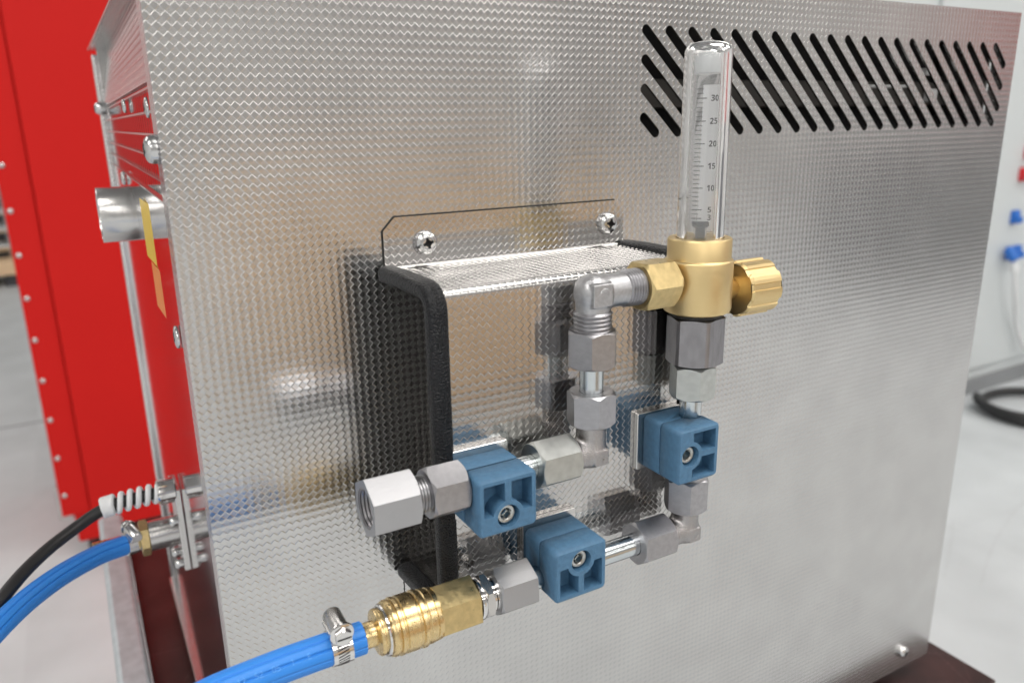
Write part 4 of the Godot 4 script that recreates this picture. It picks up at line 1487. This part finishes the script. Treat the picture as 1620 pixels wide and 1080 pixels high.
# ------------------------------------------------------------------ surroundings
func surroundings() -> void:
	# red cabinet behind on the left
	var t := thing("red_cabinet", "tall red sheet metal cabinet with a row of rivets behind the housing", "cabinet", Vector3(0.3, 0, -2.1))
	var q := begin(t)
	q.box(Transform3D(Basis.IDENTITY, Vector3(0.30, 1.09, -2.1)), Vector3(0.80, 2.08, 0.56), 0.006, 2)
	put(q, "cabinet_body", M["red_paint"], t)
	q = begin(t)
	q.box(Transform3D(Basis.IDENTITY, Vector3(0.324, 1.115, -1.812)), Vector3(0.768, 1.96, 0.016), 0.003, 2)
	put(q, "cabinet_door", M["red_paint"], t)
	q = begin(t)
	q.box(Transform3D(Basis.IDENTITY, Vector3(-0.094, 1.115, -1.816)), Vector3(0.064, 1.96, 0.008), 0.002, 2)
	var edge := put(q, "riveted_edge", M["red_paint"], t)
	for k in 19:
		q = begin(t)
		q.lathe(along(Vector3(-0.113, 0.09 + k * 0.1035, -1.8121), Vector3(0, 0, 1)), [Vector2(7.2, 0), Vector2(6.8, 1.8), Vector2(5.4, 3.4), Vector2(3, 4.4), Vector2(0, 4.6)].map(func(v): return v * 0.001), 16)
		put(q, "rivet", M["plain_steel"], edge)
	for x in [-0.06, 0.66]:
		for z in [-2.32, -1.88]:
			q = begin(t)
			q.cyl(along(Vector3(x, 0, z), Vector3.UP), 0.022, 0, 0.052, 0.003, 20)
			put(q, "foot", M["black_rubber"], t)
	q = begin(t)
	q.box(Transform3D(Basis.IDENTITY, Vector3(-0.118, 0.165, -1.84)), Vector3(0.034, 0.09, 0.03), 0.004, 2)
	put(q, "latch", M["plain_steel"], t)

	# white cabinet with sockets on the right
	t = thing("switch_cabinet", "pale grey switch cabinet with blue and red sockets behind on the right", "cabinet", Vector3(3.0, 0, -1.6))
	q = begin(t)
	q.box(Transform3D(Basis.IDENTITY, Vector3(3.1, 1.16, -1.66)), Vector3(3.6, 2.2, 0.6), 0.004, 1)
	put(q, "cabinet_body", M["cabinet_white"], t)
	q = begin(t)
	q.box(Transform3D(Basis.IDENTITY, Vector3(3.1, 0.03, -1.655)), Vector3(3.56, 0.06, 0.62), 0.004, 1)
	put(q, "plinth", M["plinth_grey"], t)
	for c in [[1.9, 1.3], [3.11, 1.1], [4.27, 1.2]]:
		q = begin(t)
		q.box(Transform3D(Basis.IDENTITY, Vector3(c[0], 1.17, -1.352)), Vector3(c[1] - 0.05, 2.12, 0.016), 0.004, 2)
		put(q, "cabinet_door", M["cabinet_white"], t)
	for c in [[3188, -393, 0, 15], [3190, -534, 0, 15], [3240, -533, 0, 15], [3200, -232, 1, 18], [3215, -149, 1, 16]]:
		q = begin(t)
		var a := V(c[0], c[1], -1344)
		q.lathe(along(a, Vector3(-0.25, -0.35, 1)), [Vector2(0, 0), Vector2(c[3] + 4, 0), Vector2(c[3] + 4, 8), Vector2(c[3], 12), Vector2(c[3], 34), Vector2(c[3] - 4, 37), Vector2(0, 35)].map(func(v): return v * 0.001), 28)
		q.box(Transform3D(Basis.IDENTITY, a + Vector3(0, 0, 0.006)), Vector3(0.044, 0.052, 0.02), 0.006, 2)
		put(q, "socket", M["socket_red"] if c[2] else M["socket_blue"], t)
	# plug and white lead hanging from the lower blue socket
	var lead := curve([V(3150, -560, -1290), V(3165, -640, -1290), V(3210, -720, -1300), V(3290, -840, -1320), V(3420, -1010, -1300), V(3520, -1085, -1250), V(3700, -1090, -1150)], 40)
	t = thing("white_lead", "white power lead hanging from a blue plug on the switch cabinet", "cable", lead[0])
	q = begin(t)
	q.sweep(lead, circle(0.0085, 14), true, Vector3.RIGHT)
	put(q, "lead_sheath", M["white_plastic"], t)
	q = begin(t)
	q.cyl(along(lead[0] + Vector3(0.004, -0.04, 0), Vector3(-0.1, 1, -0.05)), 0.015, 0, 0.04, 0.004, 24)
	put(q, "plug_collar", M["white_plastic"], t)
	q = begin(t)
	q.cyl(along(lead[0] + Vector3(0.0, 0.008, 0), Vector3(-0.12, 0.6, -0.45)), 0.019, 0, 0.055, 0.005, 24)
	put(q, "plug", M["socket_blue"], t)
	# coiled black hose on the floor
	var coil := PackedVector3Array()
	for k in 121:
		var a := TAU * 1.35 * k / 120.0 + 2.0
		var r := 0.165 + 0.012 * sin(a * 1.3)
		coil.append(Vector3(3.055 + r * 1.12 * cos(a), 0.017 + 0.026 * k / 120.0, -1.10 + r * sin(a)))
	t = thing("floor_hose", "thick black hose coiled on the floor before the switch cabinet", "hose", Vector3(3.055, 0, -1.10))
	q = begin(t)
	q.sweep(coil, circle(0.0165, 16), true, Vector3.UP)
	put(q, "hose_wall", M["black_rubber"], t)

	# machines on the far side of the hall, in front of the housing: seen only in the steel
	t = thing("red_machine", "machine enclosure with red upper half across the hall, facing the housing", "machine", Vector3(7.2, 0, 3.6))
	q = begin(t)
	q.box(Transform3D(Basis(Vector3.UP, -0.6), Vector3(7.2, 0.62, 3.6)), Vector3(2.6, 1.14, 0.9), 0.01, 1)
	put(q, "lower_cabinet", M["tool_grey"], t)
	q = begin(t)
	q.box(Transform3D(Basis(Vector3.UP, -0.6), Vector3(7.2, 1.74, 3.6)), Vector3(2.6, 1.1, 0.88), 0.01, 1)
	put(q, "upper_cabinet", M["faded_red"], t)
	q = begin(t)
	q.box(Transform3D(Basis(Vector3.UP, -0.6), Vector3(7.2, 0.03, 3.6)), Vector3(2.5, 0.06, 0.8), 0.01, 1)
	put(q, "plinth", M["plinth_grey"], t)
	t = thing("tool_trolley", "low dark grey tool cabinet in front of the red and grey machine enclosure", "cabinet", Vector3(5.2, 0, 3.4))
	q = begin(t)
	q.box(Transform3D(Basis(Vector3.UP, -0.5), Vector3(5.2, 0.5, 3.4)), Vector3(1.9, 0.86, 0.6), 0.01, 1)
	put(q, "cabinet_body", M["tool_grey"], t)
	for k in 4:
		q = begin(t)
		q.box(Transform3D(Basis(Vector3.UP, -0.5), Vector3(5.2, 0.17 + k * 0.21, 3.4) + Vector3(sin(-0.5), 0, cos(-0.5)) * -0.303), Vector3(1.8, 0.19, 0.02), 0.004, 1)
		put(q, "drawer", M["tool_grey"], t)
	q = begin(t)
	q.box(Transform3D(Basis(Vector3.UP, -0.5), Vector3(5.2, 0.035, 3.4)), Vector3(1.8, 0.07, 0.5), 0.004, 1)
	put(q, "plinth", M["dark_machine"], t)

	# far left: work bench with steel rolls
	t = thing("work_bench", "dark work bench with a wooden top seen at the left edge of the hall", "bench", Vector3(-0.9, 0, -6.6))
	q = begin(t)
	q.box(Transform3D(Basis.IDENTITY, Vector3(-0.9, 0.13, -6.6)), Vector3(1.2, 0.09, 0.6), 0.004, 1)
	put(q, "bench_top", M["carton"], t)
	for x in [-1.4, -0.9, -0.4]:
		q = begin(t)
		q.box(Transform3D(Basis.IDENTITY, Vector3(x, 0.0425, -6.6)), Vector3(0.12, 0.085, 0.56), 0.004, 1)
		put(q, "bench_foot", M["dark_machine"], t)
	t = thing("dark_machine", "dark machine standing on the wooden bench at the left edge", "machine", Vector3(-0.95, 0.175, -6.7))
	q = begin(t)
	q.box(Transform3D(Basis.IDENTITY, Vector3(-0.95, 0.53, -6.75)), Vector3(1.05, 0.71, 0.3), 0.01, 1)
	put(q, "machine_body", M["dark_machine"], t)
	for k in 3:
		q = begin(t)
		q.cyl(along(Vector3(-0.9, 0.27 + k * 0.13, -6.55), Vector3.RIGHT), 0.045, 0, 0.5, 0.006, 20)
		put(q, "steel_roll", M["chrome"], t)

	# cartons behind the camera, seen only as the warm reflection in the steel
	t = thing("pallet", "wooden pallet carrying cartons in front of the housing", "pallet", Vector3(1.4, 0, 3.0))
	for k in 3:
		q = begin(t)
		q.box(Transform3D(Basis.IDENTITY, Vector3(0.55 + k * 0.85, 0.05, 3.0)), Vector3(0.1, 0.1, 0.8), 0.003, 1)
		put(q, "bearer", M["pallet_wood"], t)
	for k in 6:
		q = begin(t)
		q.box(Transform3D(Basis.IDENTITY, Vector3(1.4, 0.1115, 2.655 + k * 0.138)), Vector3(1.85, 0.022, 0.1), 0.003, 1)
		put(q, "board", M["pallet_wood"], t)
	for k in 2:
		var c := Vector3(0.955 + k * 0.91, 0.1225, 3.0)
		t = thing("carton", ["brown taped carton, left one on the pallet", "brown taped carton, right one on the pallet"][k], "carton", c, "cartons on the pallet")
		q = begin(t)
		q.box(Transform3D(Basis.IDENTITY, c + Vector3(0, 0.34, 0)), Vector3(0.89, 0.68, 0.74), 0.006, 2)
		put(q, "carton_body", M["carton"], t)
		q = begin(t)
		q.box(Transform3D(Basis.IDENTITY, c + Vector3(0, 0.6815, 0)), Vector3(0.892, 0.002, 0.06), 0.0005, 1)
		put(q, "tape_strip", M["tape"], t)
